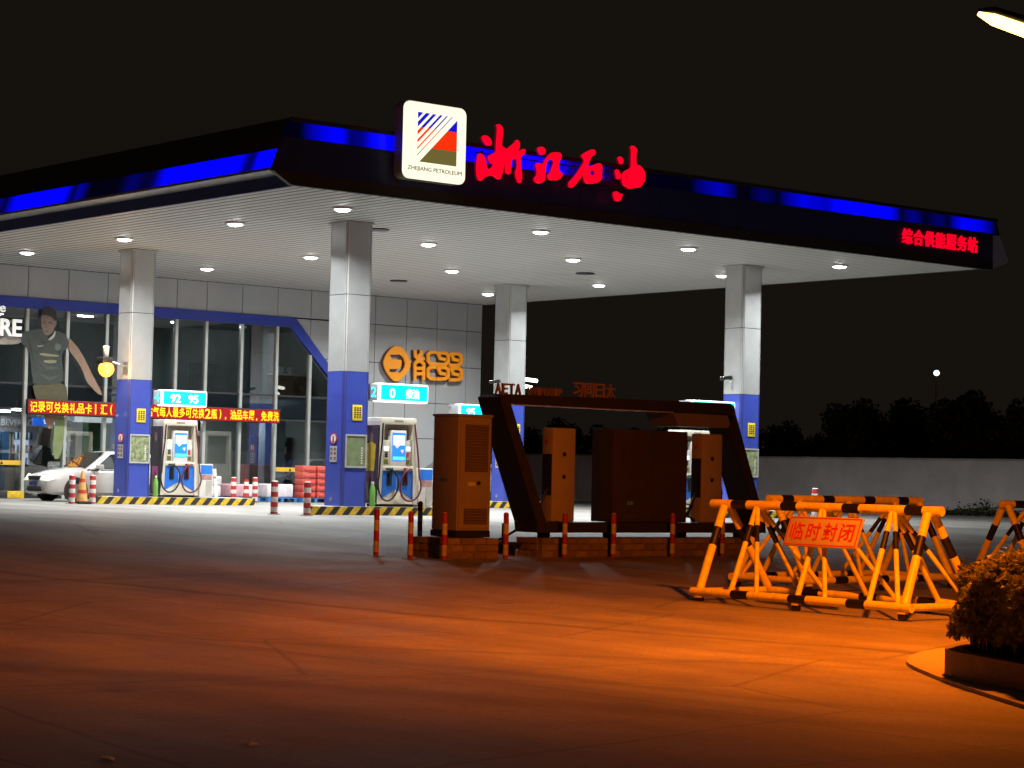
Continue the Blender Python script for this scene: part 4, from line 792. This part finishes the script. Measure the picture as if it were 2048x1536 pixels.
# slanting frame
FYF, FYB = -16.68, -16.12
t = thing('charging_frame', 'large black slanting rectangular frame around the chargers', 'frame', (-5.8, -16.4, .58))
def fr_part(mb, name, mats): return mb.obj(name, mats, t, (5.8, 16.4, -.58))
fb = M('frame_black', (.022, .02, .02), .42, .1, .2, 3); fbr = M('frame_front', (.03, .03, .034), .5, .1, .2, 3)
def bar(poly, name): 
    fr_part(MB().prism(poly, FYF+.012, FYB), name, fb); fr_part(MB().prism(poly, FYF, FYF+.0115), name+'_front', fbr)
TL, BL, TR, BR = (-8.75, 2.76), (-7.93, .62), (-3.5, 2.80), (-2.8, .62)
bar([(BL[0]+.02, .60), (BR[0]+.02, .60), (BR[0], .76), (BL[0], .76)], 'bottom_bar')
bar([(BL[0], .762), (BL[0]+.19, .762), (TL[0]+.24, 2.60), (TL[0]+.05, 2.60)], 'left_leg')
bar([(BR[0]-.17, .762), (BR[0], .762), (TR[0]-.06, 2.60), (TR[0]-.26, 2.60)], 'right_leg')
bar([(TL[0]+.05, 2.602), (TR[0]-.06, 2.602), (TR[0]-.1, 2.74), (TR[0]-.2, 2.79), (TL[0]+.12, 2.75), (TL[0]+.02, 2.70)], 'top_bar')
fr_part(MB().box(-8.4, -5.0, FYF+.02, FYF+.06, 2.585, 2.6), 'lamp_strip', M('strip_grey', (.5, .5, .48), .4, .2, .05, 3))
fr_part(MB().prism([(-5.05, 2.585), (-3.62, 2.585), (-3.75, 2.37), (-4.9, 2.37)], FYF, FYB+.1), 'lamp_box', M('lampbox_brown', (.17, .16, .15), .5, 0, .1, 4))
for x in (-7.6, -6.2, -4.6, -3.2): fr_part(MB().box(x, x+.1, -16.5, -16.3, .51, .6), 'foot', dark_metal)
sg = thing('roof_lettering', 'brown upright letters standing on top of the charging frame', 'lettering', (-8.62, -16.4, 2.76))
lt_m = M('letter_brown', (.3, .2, .15), .6, 0, .15, 6)
for i, ch in enumerate('AETA'): text('letter', ch, .11, .17, .04, lt_m, sg, (i*.135, 0, 0), bold=.02)
for i, ch in enumerate('UVINUOIP'): text('letter', ch, .07, .13, .04, lt_m, sg, (.66+i*.09, 0, 0), bold=.01)
for i, ch in enumerate('习同日太'): text('character', ch, .21, .23, .04, lt_m, sg, (1.6+i*.235, 0, .02), bold=.02)
MB().box(0, 2.55, .0, .03, -.02, .0).obj('rail', dark_metal, sg)
term = M('terminal_panel', (.4, .38, .36), .5, 0, .08, 4)
def charger(x, label, hose=False):
    t = thing('charger_terminal', label, 'charger', (x, -16.5, .765), 0, 'charger terminals')
    MB().bbox(0, .485, 0, .27, 0, 1.5, .025).obj('body', term, t)
    MB().bbox(-.006, .05, .02, .25, .42, 1.08, .004).obj('side_panel', M('charger_navy', (.02, .02, .035), .3, 0, .1, 4), t)
    for z in (.72, 1.08): MB().cyl((.24, -.012, z), (.24, -.001, z), .035, n=16).obj('lock', dark_metal, t)
    MB().box(.46, .5, .05, .16, .72, .9).obj('gun_holder', dark_metal, t); MB().cyl((-.02, .13, 1.28), (0, .13, 1.28), .03).obj('emergency_button', red_paint, t)
    MB().tube([(0, .1, .55), (-.12, .08, .35), (-.22, .1, .12), (-.05, .1, .03)], .02).obj('cable', hose_k, t)
    if hose: MB().tube([(.0, .12, .5), (-.2, .1, .2), (-.36, .1, .04), (-.1, .1, .28)], .022).obj('charging_cable', hose_k, t); MB().tube([(.49, .1, .8), (.56, .08, .5), (.5, .1, .1)], .02).obj('charging_cable', hose_k, t)
charger(-7.48, 'tall tan charger terminal near the left leg of the frame'); charger(-4.17, 'tall tan charger terminal near the right leg of the frame', True)
t = thing('central_cabinet', 'wide dark cabinet between the two chargers', 'cabinet', (-6.12, -16.45, .765))
cm_ = M('central_dark', (.05, .044, .042), .6, 0, .15, 4)
MB().bbox(0, 1.66, 0, .55, .0, 1.52, .015).obj('body', cm_, t); MB().box(.02, .82, -.01, -.001, .04, 1.48).obj('door', cm_, t); MB().box(.84, 1.64, -.01, -.001, .04, 1.48).obj('door', cm_, t); MB().bbox(.3, .42, -.02, -.0105, .28, .34, .004).obj('status_label', M('label_teal', (.1, .4, .33), .4, 0, .2, 20), t)
t = thing('low_rack', 'low black metal rack between the brown cabinet and the frame', 'rack', (-8.7, -16.3, gz(-16.3)))
MB().box(0, .8, 0, .05, .16, .21).box(0, .8, .4, .45, .16, .21).obj('beam', dark_metal, t)
for x in (.05, .62): MB().box(x, x+.05, 0, .45, 0, .16).obj('foot', dark_metal, t)
MB().box(.5, .56, .1, .16, .2, .5).obj('post', dark_metal, t)
tag(MB().tube([(0, 0, .25), (.25, .1, .3), (.5, .2, .38), (.75, .3, .46)], .022).obj('power_cable', hose_k, None, (-8.78, -16.7, gz(-16.7))), 'black power cable sloping from the thin post to the frame', 'cable')

# ================================================================== BARRIERS
by = M('barrier_yellow', (.9, .76, .08), .42, 0, .22, 12, .05, 60); bk = M('barrier_black', (.008, .008, .008), .5, 0, .2, 8)
def banded(mb, p0, p1, r, cuts, n=14):
    """tube painted in alternate bands; cuts are the fractions where a black band starts and ends"""
    p0, p1 = Vector(p0), Vector(p1); c = [0]+[k for ab in cuts for k in ab]+[1]
    for i in range(len(c)-1): mb.cyl(p0.lerp(p1, c[i]), p0.lerp(p1, c[i+1]), r, None, n, i % 2, cap=(i in (0, len(c)-2)))
    return mb
def barrier(loc, rz, label, L=3.25, TOP=3.6, Wd=1.22, sh=.0):
    t = thing('road_barrier', label, 'barrier', loc, rz, 'yellow road barriers')
    mt = [by, bk]; h = 1.2; zb = .15; hl = L/2
    c4 = [(.06+k*.26, .12+k*.26) for k in range(4)]
    banded(MB(), (-TOP/2+sh, 0, h), (TOP/2+sh, 0, h), .055, [(.07, .14), (.33, .4), (.6, .67), (.83, .9)]).obj('top_rail', mt, t)
    for s in (-1, 1):
        banded(MB(), (-hl-.08, s*Wd/2, zb), (hl+.08, s*Wd/2, zb), .05, [(.19, .27), (.45, .53), (.72, .80)]).obj('base_rail', mt, t)
        banded(MB(), (s*hl, -Wd/2, zb), (s*hl, Wd/2, zb), .042, []).obj('end_rail', mt, t)
        for e in (-1, 1):
            banded(MB(), (e*hl*.98, s*Wd/2*.97, zb+.03), (e*hl*.98+sh*.8, s*.05, h-.03), .05, [(.52, .74)]).obj('end_leg', mt, t)
        for bx_, tops in ((-.62, (-.75,)), (0, (0,)), (.62, (.75,))): pass
        for tx in (-hl*.66, 0, hl*.66):
            banded(MB(), (tx, s*Wd/2*.97, zb+.03), (tx*.99+sh*.8, s*.03, h-.03), .033, [(.58, .78)]).obj('brace', mt, t)
            banded(MB(), (tx-.42, s*Wd/2*.97, zb+.03), (tx-.03+sh*.8, s*.03, h-.03), .028, [(.58, .78)]).obj('brace', mt, t)
        for x in (-hl+.05, 0, hl-.05):
            wf = MB().box(x-.05, x+.05, s*Wd/2-.03, s*Wd/2+.03, .08, zb-.02).obj('caster_fork', by, t); MB().cyl((x, s*Wd/2-.02, .055), (x, s*Wd/2+.02, .055), .055, n=16).obj('wheel', black_rub, wf)
    return t
br1 = barrier((-11.0, -25.68, 0), PI/2, 'nearest yellow and black barrier, with the hanging closure sign', sh=.2)
br2 = barrier((-7.5, -22.75, gz(-22.75)), .06, 'yellow and black barrier directly behind the one with the sign', L=3.2, TOP=3.3)
br3 = barrier((-3.45, -23.65, gz(-23.65)), -.1, 'yellow and black barrier standing alone above the hedge at right', L=3.2, TOP=3.3)
# closure sign hung on the near barrier, facing the road
cs = thing('closure_sign', 'rectangular sign with red characters hung on the nearest barrier', 'sign', (-11.43, -25.85, .75), PI/2)
cs.rotation_euler = (math.radians(-22), 0, -PI/2+math.radians(2)); 
cs.scale = (.88, 1, .88)
MB().bbox(-.62, .62, -.012, .012, 0, .42, .006).obj('board', M('sign_peach', (.5, .45, .4), .4, 0, .08, 5), cs)
glyphs('character', '临时封闭', .28, .25, .004, M('sign_red_ink', (.5, .02, .01), .5, 0, 0), cs, (-.545, -.0125, .085), bold=.013, fill=.82)
rim = MB()
for b in ((-.6, .6, .015, .03), (-.6, .6, .39, .405), (-.6, -.585, .03, .39), (.585, .6, .03, .39)): rim.box(b[0], b[1], -.0155, -.0125, b[2], b[3])
rim.obj('border', MATS['sign_red_ink'], cs)
for x in (-.5, .5): MB().tube([(x, 0, .41), (x, .05, .55), (x, .2, .62)], .008).obj('hanger_wire', steel, cs)

# ================================================================== PLANTER AND HEDGE
outer = [(x-.07, y+.06) for x, y in [(-19.6, -36.2), (-18.6, -34.9), (-17.8, -33.6), (-16.95, -32.35), (-16.45, -31.7), (-16.0, -31.15), (-15.5, -30.75), (-14.8, -30.35), (-14.0, -30.15), (-12.6, -30.2), (-9, -31.0), (-9, -36.5)]]
def inset(poly, d):
    n = len(poly); cx = sum(p[0] for p in poly)/n; out = []
    for i in range(n):
        a, b, c = Vector(poly[i-1]), Vector(poly[i]), Vector(poly[(i+1) % n]); d0 = (b-a).normalized(); d1 = (c-b).normalized(); n0 = Vector((d0.y, -d0.x)); n1 = Vector((d1.y, -d1.x)); nn = (n0+n1).normalized()
        out.append(tuple(b+nn*d/max(.5, nn.dot(n0))))
    return out
if sum(outer[i][0]*outer[(i+1) % 12][1]-outer[(i+1) % 12][0]*outer[i][1] for i in range(12)) > 0: outer = outer[::-1]
outer = smooth_loop(outer, 2); outer = outer[::1]
ar_ = sum(outer[i][0]*outer[(i+1) % len(outer)][1]-outer[(i+1) % len(outer)][0]*outer[i][1] for i in range(len(outer)))
sgn_ = 1 if ar_ < 0 else -1
kp = [(-9, -36.5), (-19.0, -36.5), (-18.3, -35.0), (-17.6, -33.8), (-17.28, -33.1), (-17.1, -32.68), (-16.86, -32.2), (-16.6, -31.9), (-16.05, -31.7), (-15.2, -31.5), (-12.6, -31.4), (-9, -31.9)]
in1 = smooth_loop(kp, 2); ar_ = sum(in1[i][0]*in1[(i+1) % len(in1)][1]-in1[(i+1) % len(in1)][0]*in1[i][1] for i in range(len(in1))); sgn_ = 1 if ar_ < 0 else -1
in2, in3 = inset(in1, .14*sgn_), inset(in1, .13*sgn_)
struct(MB().prism(outer, .001, .03, 0, 'XY').obj('kerb_apron', M('apron_concrete', (.38, .35, .31), .8, 0, .15, 3, .2, 40)))
def ring(po, pi, z0, z1):
    k = MB(); n = len(po)
    vs = [(x, y, z0) for x, y in po]+[(x, y, z1) for x, y in po]+[(x, y, z1) for x, y in pi]+[(x, y, z0) for x, y in pi]
    return k.add(vs, [f for i in range(n) for j in [(i+1) % n] for f in ((i, j, n+j, n+i), (n+i, n+j, 2*n+j, 2*n+i), (2*n+i, 2*n+j, 3*n+j, 3*n+i))])
struct(ring(in1, in2, .0, .235).obj('planter_kerb', M('planter_stone', (.2, .175, .15), .75, 0, .2, 5, .3, 30)))
struct(MB().prism(in2, .0, .2, 0, 'XY').obj('soil_bed', M('soil', (.05, .04, .03), .95, 0, .3, 8, .5, 30)))
def leaf_mass(name, n, sampler, size, mats, parent, seed=1, loc=None):
    rnd = random.Random(seed); v = []; f = []; mi = []
    for i in range(n):
        p, nrm = sampler(rnd); s = size*rnd.uniform(.6, 1.3)
        d = Vector((rnd.gauss(0, 1), rnd.gauss(0, 1), rnd.gauss(.3, .8))).normalized(); d = (d+Vector(nrm)*.8).normalized(); a = d.orthogonal().normalized()
        a.rotate(Matrix.Rotation(rnd.uniform(0, 6.28), 3, d)); b = d.cross(a); P = Vector(p); o = len(v)
        v += [P-a*s*.0, P+a*s*.5+b*s*.4+d*s*.12, P+a*s*1.05, P+a*s*.5-b*s*.4+d*s*.12]; f += [(o, o+1, o+2), (o, o+2, o+3)]; k = 0 if rnd.random() < .62 else 1 if rnd.random() < .6 else 2; mi += [k, k]
    me = bpy.data.meshes.new(name); me.from_pydata([tuple(x) for x in v], [], f)
    for m in mats: me.materials.append(m)
    me.polygons.foreach_set('material_index', mi); return link(name, me, parent, loc)
leafs = [leaf('leaf_gold', (.3, .31, .045), .5), leaf('leaf_olive', (.16, .19, .03), .5), leaf('leaf_yellow', (.5, .45, .07), .5)]
hd = thing('clipped_hedge', 'clipped golden leaved hedge in the kerbed planter at right edge', 'hedge', (-15, -33, .2))
hx = [p for p in in3]
HCX = sum(p[0] for p in hx)/len(hx); HCY = sum(p[1] for p in hx)/len(hx)
near = [i for i in range(len(hx)) if hx[i][0] < -11.5]
HTOP = .47
def hs(r):
    if r.random() < .62:
        i = r.choice(near); a, b = hx[i], hx[(i+1) % len(hx)]; k = r.random(); z = r.random()**.8*(HTOP-.0)+.0
        x, y = a[0]+(b[0]-a[0])*k, a[1]+(b[1]-a[1])*k; d = Vector((HCX-x, HCY-y)).normalized(); e = r.random()**2*.35+(-.06+.10*math.sin(x*5+z*7)*math.sin(y*6))-(.12 if z < .5 else 0)*0+.16*max(0, .4-z)+2*max(0, z-HTOP+.14)**2
        return (x+d.x*e+15, y+d.y*e+33, z+.15), (-d.x, -d.y, .2)
    i = r.choice(near); k = r.random(); q = r.random()*.55; x, y = hx[i][0]+(hx[(i+1) % len(hx)][0]-hx[i][0])*k, hx[i][1]+(hx[(i+1) % len(hx)][1]-hx[i][1])*k
    x += (HCX-x)*q; y += (HCY-y)*q
    return (x+15, y+33, HTOP+.06+.07*min(1, q*9)+.045*math.sin(x*6.3)+.045*math.sin(y*7.7+x)+abs(r.gauss(0, .05))), (0, 0, 1)
leaf_mass('leaves', 52000, hs, .055, leafs, hd, 3)
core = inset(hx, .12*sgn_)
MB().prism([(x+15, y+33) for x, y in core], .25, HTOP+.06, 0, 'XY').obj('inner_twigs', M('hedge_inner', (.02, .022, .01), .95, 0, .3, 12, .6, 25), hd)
stm = MB()
for i in range(0, len(hx), 1):
    for k in range(3):
        x, y = hx[i][0]+(HCX-hx[i][0])*.05*(k+1)+15, hx[i][1]+(HCY-hx[i][1])*.05*(k+1)+33; stm.cyl((x, y, 0), (x+random.uniform(-.1, .1), y+random.uniform(-.1, .1), .5), .014, .008, 5)
so = stm.obj('stems', wood, hd); so['kind'] = 'stuff'

# ================================================================== STREET LAMP
lp = thing('street_lamp', 'lit orange sodium street lamp reaching in at the upper right', 'street lamp', (-13.2, -31.85, .2))
MB().cyl((0, 0, 0), (0, 0, 5.5), .09, .05, 14).obj('pole', steel, lp); MB().cyl((0, 0, 0), (0, 0, .35), .14, .12, 14).obj('base', steel, lp)
MB().tube([(0, 0, 5.3), (-.3, .24, 5.34), (-.98, .79, 5.32)], .035).obj('arm', steel, lp)
hp0, hp1 = Vector((-.95, .77, 5.26)), Vector((-1.49, 1.21, 5.48))
hd_ = MB(); hd_.tube([hp0+Vector((0, 0, .08)), hp0.lerp(hp1, .3)+Vector((0, 0, .1)), hp0.lerp(hp1, .8)+Vector((0, 0, .09)), hp1+Vector((0, 0, .045))], [.03, .045, .04, .02], 12)
hd_.obj('lamp_head', dark_metal, lp)
MB().tube([hp0+Vector((0, 0, .0)), hp0.lerp(hp1, .3)+Vector((0, 0, .005)), hp0.lerp(hp1, .8)+Vector((0, 0, .01)), hp1+Vector((0, 0, .02))], [.03, .062, .055, .02], 12).obj('lens', sodium_lens, lp)
sl = bpy.data.lights.new('street_beam', 'SPOT'); sl.spot_size = math.radians(178); sl.spot_blend = 1; sl.shadow_soft_size = .16; sl.energy = W_STREET; sl.color = (1, .165, .003)
so_ = bpy.data.objects.new('street_beam', sl); COL.objects.link(so_); so_.parent = lp
so_.location = hp0.lerp(hp1, .6)-Vector((0, 0, .12))
aim = Vector((math.cos(1.5)*math.sin(.6), math.sin(1.5)*math.sin(.6), -math.cos(.6))); so_.rotation_euler = aim.to_track_quat('-Z', 'Y').to_euler()

# ================================================================== GOODS BY THE SHOP
bluep = M('pallet_blue', (.05, .18, .45), .6, 0, .15, 5); wrap = M('wrapped_goods', (.66, .6, .62), .35, 0, .2, 7, .3, 12); pinkw = M('wrapped_pink', (.6, .33, .36), .4, 0, .3, 7, .3, 12)
def pallet(x, y, label, goods):
    t = thing('goods_pallet', label, 'pallet', (x, y, PAD), 0, 'blue pallets by the shop')
    for k in range(5): MB().box(0, 1.1, k*.2, k*.2+.13, .12, .145).obj('deck_board', bluep, t)
    for xx in (0, .5, 1.0):
        MB().box(xx, xx+.1, 0, .93, .0, .02).box(xx, xx+.1, .0, .14, .02, .12).box(xx, xx+.1, .4, .54, .02, .12).box(xx, xx+.1, .79, .93, .02, .12).obj('runner', bluep, t)
    for i, (a, b, c, d, z0, z1, m) in enumerate(goods): tag(MB().bbox(a, b, c, d, z0, z1, .05, 0, 3).obj('wrapped_bundle', m, None, (x, y, PAD)), f'{"white" if m is wrap else "pink"} wrapped bundle, {"upper" if z0 > .3 else "lower"} {"left" if a < .4 else "right"} on {label}', 'bundle', 'wrapped bundles on pallets')
pallet(5.5, 15.9, 'blue pallet behind the three bollards', [(.02, .54, .05, .9, .147, .55, wrap), (.56, 1.08, .05, .9, .147, .5, wrap), (.0, .5, .05, .9, .552, .85, wrap), (.55, 1.1, .05, .9, .502, .8, wrap)])
pallet(6.9, 15.9, 'blue pallet in the middle of the pallet row', [(.02, .54, .05, .9, .147, .56, pinkw), (.56, 1.08, .05, .9, .147, .55, wrap)])
pallet(8.3, 15.9, 'blue pallet next to the red crates', [(.0, 1.0, .05, .9, .147, .58, wrap)])
crate_m = M('crate_red', (.62, .1, .08), .4, 0, .12, 4)
crate = MB().bbox(0, .5, 0, .5, 0, .2, .025); crate_rib = MB().bbox(.03, .47, -.035, .0, .04, .15, .03)
c_me, r_me = crate.mesh('body', crate_m), crate_rib.mesh('rib', crate_m)
ordn = ['bottom', 'second', 'third', 'fourth', 'fifth', 'top']
for sx_, nm in ((9.62, 'left'), (10.2, 'right')):
    for k in range(5):
        t = thing('red_crate', f'red plastic crate, {ordn[k] if k < 4 else "top"} of the {nm} stack by the pillar', 'crate', (sx_, 15.9, PAD+.15+k*.21), 0, 'stacked red crates'); link('body', c_me, t); link('rib', r_me, t)
t = thing('goods_pallet', 'blue pallet under the two stacks of red crates', 'pallet', (9.6, 15.9, PAD), 0, 'blue pallets by the shop')
for k in range(5): MB().box(0, 1.12, k*.13, k*.13+.1, .12, .145).obj('deck_board', bluep, t)
for xx in (0, .5, 1.0): MB().box(xx, xx+.1, 0, .6, .0, .12).obj('runner', bluep, t)

# ================================================================== CARS
def car(loc, rz, label, paint, lamps=0):
    t = thing('parked_car', label, 'car', loc, rz, 'cars at the pumps')
    pm = paint; gl = M('car_glass', (.012, .014, .018), .06, 0, 0, coat=.5); chrome = M('chrome', (.6, .6, .6), .15, 1, 0)
    # stations along x (front at -2.25): x, half width, z_bottom, z_shoulder, z_top(centre)
    st_ = [(-2.25, .58, .36, .56, .62), (-2.2, .70, .24, .62, .70), (-2.05, .80, .20, .68, .78), (-1.7, .84, .19, .76, .88), (-1.3, .85, .19, .82, .95), (-.95, .85, .19, .86, .99), (-.3, .85, .19, .89, .93), (.6, .85, .19, .91, .94), (1.4, .85, .2, .93, .97), (1.75, .84, .22, .93, 1.03), (2.1, .80, .28, .90, 1.0), (2.25, .72, .36, .82, .92)]
    v = []; n = 0
    for x, hw, zb, zs, zt in st_:
        half = [(hw*.88, zb), (hw*.985, zb+.08), (hw, (zb+zs)/2), (hw*.985, zs-.05), (hw*.93, zs+(zt-zs)*.35), (hw*.6, zt-(zt-zs)*.08), (0, zt)]
        rg = [(x, -a, b) for a, b in half]+[(x, a, b) for a, b in half[-2::-1]]
        n = len(rg); v += rg
    f = [(i*n+k, i*n+(k+1) % n, (i+1)*n+(k+1) % n, (i+1)*n+k) for i in range(len(st_)-1) for k in range(n)]+[tuple(range(n)), tuple((len(st_)-1)*n+k for k in range(n))]
    MB().add(v, f, 0, True).obj('body', pm, t)
    # cabin: roof and pillars
    ca = [(-1.02, .80, .93), (-.28, .62, 1.42), (.05, .60, 1.46), (.7, .60, 1.465), (1.15, .61, 1.42), (1.78, .74, 1.0)]
    v = []
    for x, hw, zt in ca: v += [(x, -hw-.01, min(zt, .93) if x in (-1.02, 1.78) else .92), (x, -hw, zt-.04), (x, -hw*.86, zt), (x, hw*.86, zt), (x, hw, zt-.04), (x, hw+.01, .92)]
    # side cabin lower edge follows the body width
    v = [(a, (-.80 if k % 6 == 0 else .80 if k % 6 == 5 else b), c) for k, (a, b, c) in enumerate(v)]
    f = [(i*6+k, i*6+k+1, (i+1)*6+k+1, (i+1)*6+k) for i in range(5) for k in range(5)]
    MB().add(v, f, 0, True).obj('cabin', pm, t)
    ws = MB().add([(-1.0, -.66, .985), (-1.0, .66, .985), (-.31, .53, 1.415), (-.31, -.53, 1.415)], [(0, 1, 2, 3)]); 
    for i in range(len(ws.v)): ws.v[i] = (ws.v[i][0]-.02, ws.v[i][1], ws.v[i][2]+.012)
    ws.obj('windscreen', gl, t)
    MB().add([(1.2, -.54, 1.405), (1.2, .54, 1.405), (1.75, .62, 1.05), (1.75, -.62, 1.05)], [(0, 1, 2, 3)]).obj('rear_window', gl, t)
    for s in (-1, 1):
        for q in ([(-.78, .95), (.22, .95), (.22, 1.37), (-.2, 1.37)], [(.30, .95), (1.0, .95), (.98, 1.36), (.30, 1.38)], [(1.06, .95), (1.45, .97), (1.08, 1.3)]):
            k = MB(); pts = []
            for x, z in q: tz = (z-.92)/.5; pts.append((x, s*(.80-.185*tz+.012), z))
            k.add(pts, [tuple(range(len(pts)))]).obj('side_window', gl, t)
        for x in (-1.38, 1.3):
            wh = MB().cyl((x, s*.68, .31), (x, s*.86, .31), .31, n=28).obj('wheel', black_rub, t)
            rim_ = MB().cyl((x, s*.855, .31), (x, s*.872, .31), .2, n=24)
            rim_.obj('rim', steel, wh)
            MB().cyl((x, s*.845, .33), (x, s*.8545, .33), .37, n=28).obj('wheel_arch', joint, t)
        MB().bbox(-.78, -.58, *sorted((s*.84, s*1.0)), .94, 1.07, .03).obj('mirror', pm, t)
        for x in (-.15, .75): MB().bbox(x, x+.2, *sorted((s*.845, s*.872)), .80, .83, .008).obj('door_handle', pm, t)
        for x in (-.82, .26, 1.16): MB().box(x, x+.01, *sorted((s*.842, s*.8535)), .3, .88).obj('door_gap', joint, t)
        hl_ = MB().add([(-2.235, s*.34, .60), (-2.235, s*.44, .72), (-2.0, s*.80, .78), (-1.88, s*.86, .76), (-1.98, s*.84, .64), (-2.2, s*.72, .57)], [(0, 1, 2, 3, 4, 5)])
        hl_.v = [(x-.03, y*1.0, z) for x, y, z in hl_.v]; hl_.obj('headlight', glow('headlamp_%d' % lamps, (1, .97, .85), .9) if lamps else M('lamp_clear', (.6, .6, .6), .15, .3, .1, 6), t)
        MB().box(2.2, 2.262, *sorted((s*.45, s*.74)), .66, .84).obj('tail_light', red_paint, t)
        MB().cyl((-2.24, s*.55, .36), (-2.2, s*.55, .36), .06, n=14).obj('fog_lamp', M('lamp_clear', (.6, .6, .6), .15, .3, .1, 6), t)
    MB().prism([(-.3, .60), (.3, .60), (.34, .71), (-.34, .71)], -2.275, -2.21, 0, 'YZ').obj('grille', dark_metal, t)
    MB().bbox(-2.28, -2.2, -.42, .42, .28, .42, .03).obj('air_intake', joint, t)
    MB().box(-2.295, -2.281, -.22, .22, .44, .55).obj('number_plate', M('plate_blue', (.02, .06, .3), .4, 0, .1, 8), t)
    MB().bbox(-2.27, -2.2, -.04, .04, .66, .70, .01).obj('emblem', chrome, t)
    return t
carw = M('car_white', (.6, .6, .59), .25, 0, .02, 3, coat=.6); carg = M('car_grey', (.07, .07, .10), .25, .4, .02, 3, coat=.6)
car((1.17, 13.6, PAD), 0, 'white saloon car with lit headlamp behind the far left pillar', carw, 1)
car((13.9, 13.6, PAD), 0, 'silver saloon car mostly hidden behind the brown cabinet', M('car_silver', (.45, .45, .46), .25, .5, .02, 3, coat=.6), 0)

# ================================================================== BOUNDARY WALL, TREES, FAR LAMP
bw = thing('boundary_wall', 'long plain grey rendered boundary wall behind the forecourt at right', 'wall', (30.6, 10, PAD))
MB().box(0, .25, -60, 60, -.05, 1.9).obj('wall', M('render_grey', (.55, .54, .54), .85, 0, .18, .6, .2, 20), bw); MB().box(-.05, .3, -60, 60, 1.9, 1.97).obj('coping', M('coping_grey', (.36, .35, .34), .85, 0, .15, 2), bw)
vg = M('verge_leaf', (.035, .05, .02), .7, 0, .4, 6)
vs2 = thing('low_hedge', 'low dark ragged hedge along the foot of the boundary wall', 'hedge', (30, 0, PAD))
def vsmp(r):
    y = r.uniform(-14, 8.5); return (r.uniform(-.3, .45), y, abs(r.gauss(0, .12))*(1+.6*math.sin(y*1.7))+.02), (0, 0, 1)
leaf_mass('leaves', 9000, vsmp, .1, [vg, leafs[1], vg], vs2, 9)
tl = [M('far_leaf_%d' % k, c, .8, 0, .3, 3) for k, c in enumerate(((.035, .045, .02), (.03, .04, .02), (.05, .055, .025)))]
def tree_meshes(seed, h, r):
    rd = random.Random(seed); k = MB(); k.tube([(0, 0, 0), (.1, 0, h*.3), (.05, .1, h*.6), (0, 0, h*.85)], [.16, .13, .08, .03], 7)
    cl = []
    for i in range(13):
        a = rd.uniform(0, 6.28); q = rd.random()**.5*r*.8; z = h*rd.uniform(.38, .93); cl.append((q*math.cos(a)*(1.15-z/h*.6), q*math.sin(a)*(1.15-z/h*.6), z, r*rd.uniform(.32, .55)))
        k.tube([(0.05, .05, z*.7), (cl[-1][0], cl[-1][1], z)], [.05, .02], 5)
    def smp(rr):
        c = rr.choice(cl); d = Vector((rr.gauss(0, 1), rr.gauss(0, 1), rr.gauss(0, 1))).normalized(); e = c[3]*rr.random()**.35
        return (c[0]+d.x*e, c[1]+d.y*e, c[2]+d.z*e*.85), d
    o = leaf_mass('crown', 2600, smp, .34, tl, None, seed); me = o.data; bpy.data.objects.remove(o)
    return k.mesh('trunk', wood), me
tms = [tree_meshes(s, h, r) for s, h, r in ((11, 7.0, 2.4), (12, 6.2, 2.1), (13, 7.8, 2.3), (14, 5.4, 1.9))]
rd = random.Random(5)
for i in range(72):
    y = -16+i*1.1+rd.uniform(-.5, .5); x = 40+rd.uniform(-2, 6)+max(0, (y-14))*.25
    t = thing('background_tree', 'dark tree in the row beyond the boundary wall', 'tree', (x, y, PAD), rd.uniform(0, 6), 'trees beyond the boundary wall')
    tr = rd.choice(tms); s = rd.uniform(.62, .74)*(.86 if y < 11 else .88 if y < 16 else .82 if y < 24 else .74); t.scale = (s, s, s); link('trunk', tr[0], t); link('crown', tr[1], t)
fl = thing('far_lamp', 'small bright white lamp far away above the dark trees', 'street lamp', (71.8, 41.4, PAD))
MB().cyl((0, 0, 0), (0, 0, 7.5), .1, .06).obj('pole', steel, fl); MB().lathe((0, 0, 7.5), [(.05, 0), (.14, .05), (.18, .16), (.13, .27), (.04, .32), (0, .32)], 16).obj('globe', glow('far_white', (.8, 1, .92), 3), fl)
for x, y, a, lab in ((-23.6, -32.9, .4, 'scrap of pale paper lying on the dark paving, lower left'), (-24.55, -33.05, 1.1, 'tiny pale scrap at the bottom left corner of the paving')):
    tag(MB().add([(-.05, -.03, .004), (.05, -.035, .006), (.06, .03, .014), (-.03, .035, .02), (0, 0, .022)], [(0, 1, 4), (1, 2, 4), (2, 3, 4), (3, 0, 4)]).obj('litter', white_paint, None, (x, y, gz(y)), a), lab, 'litter')
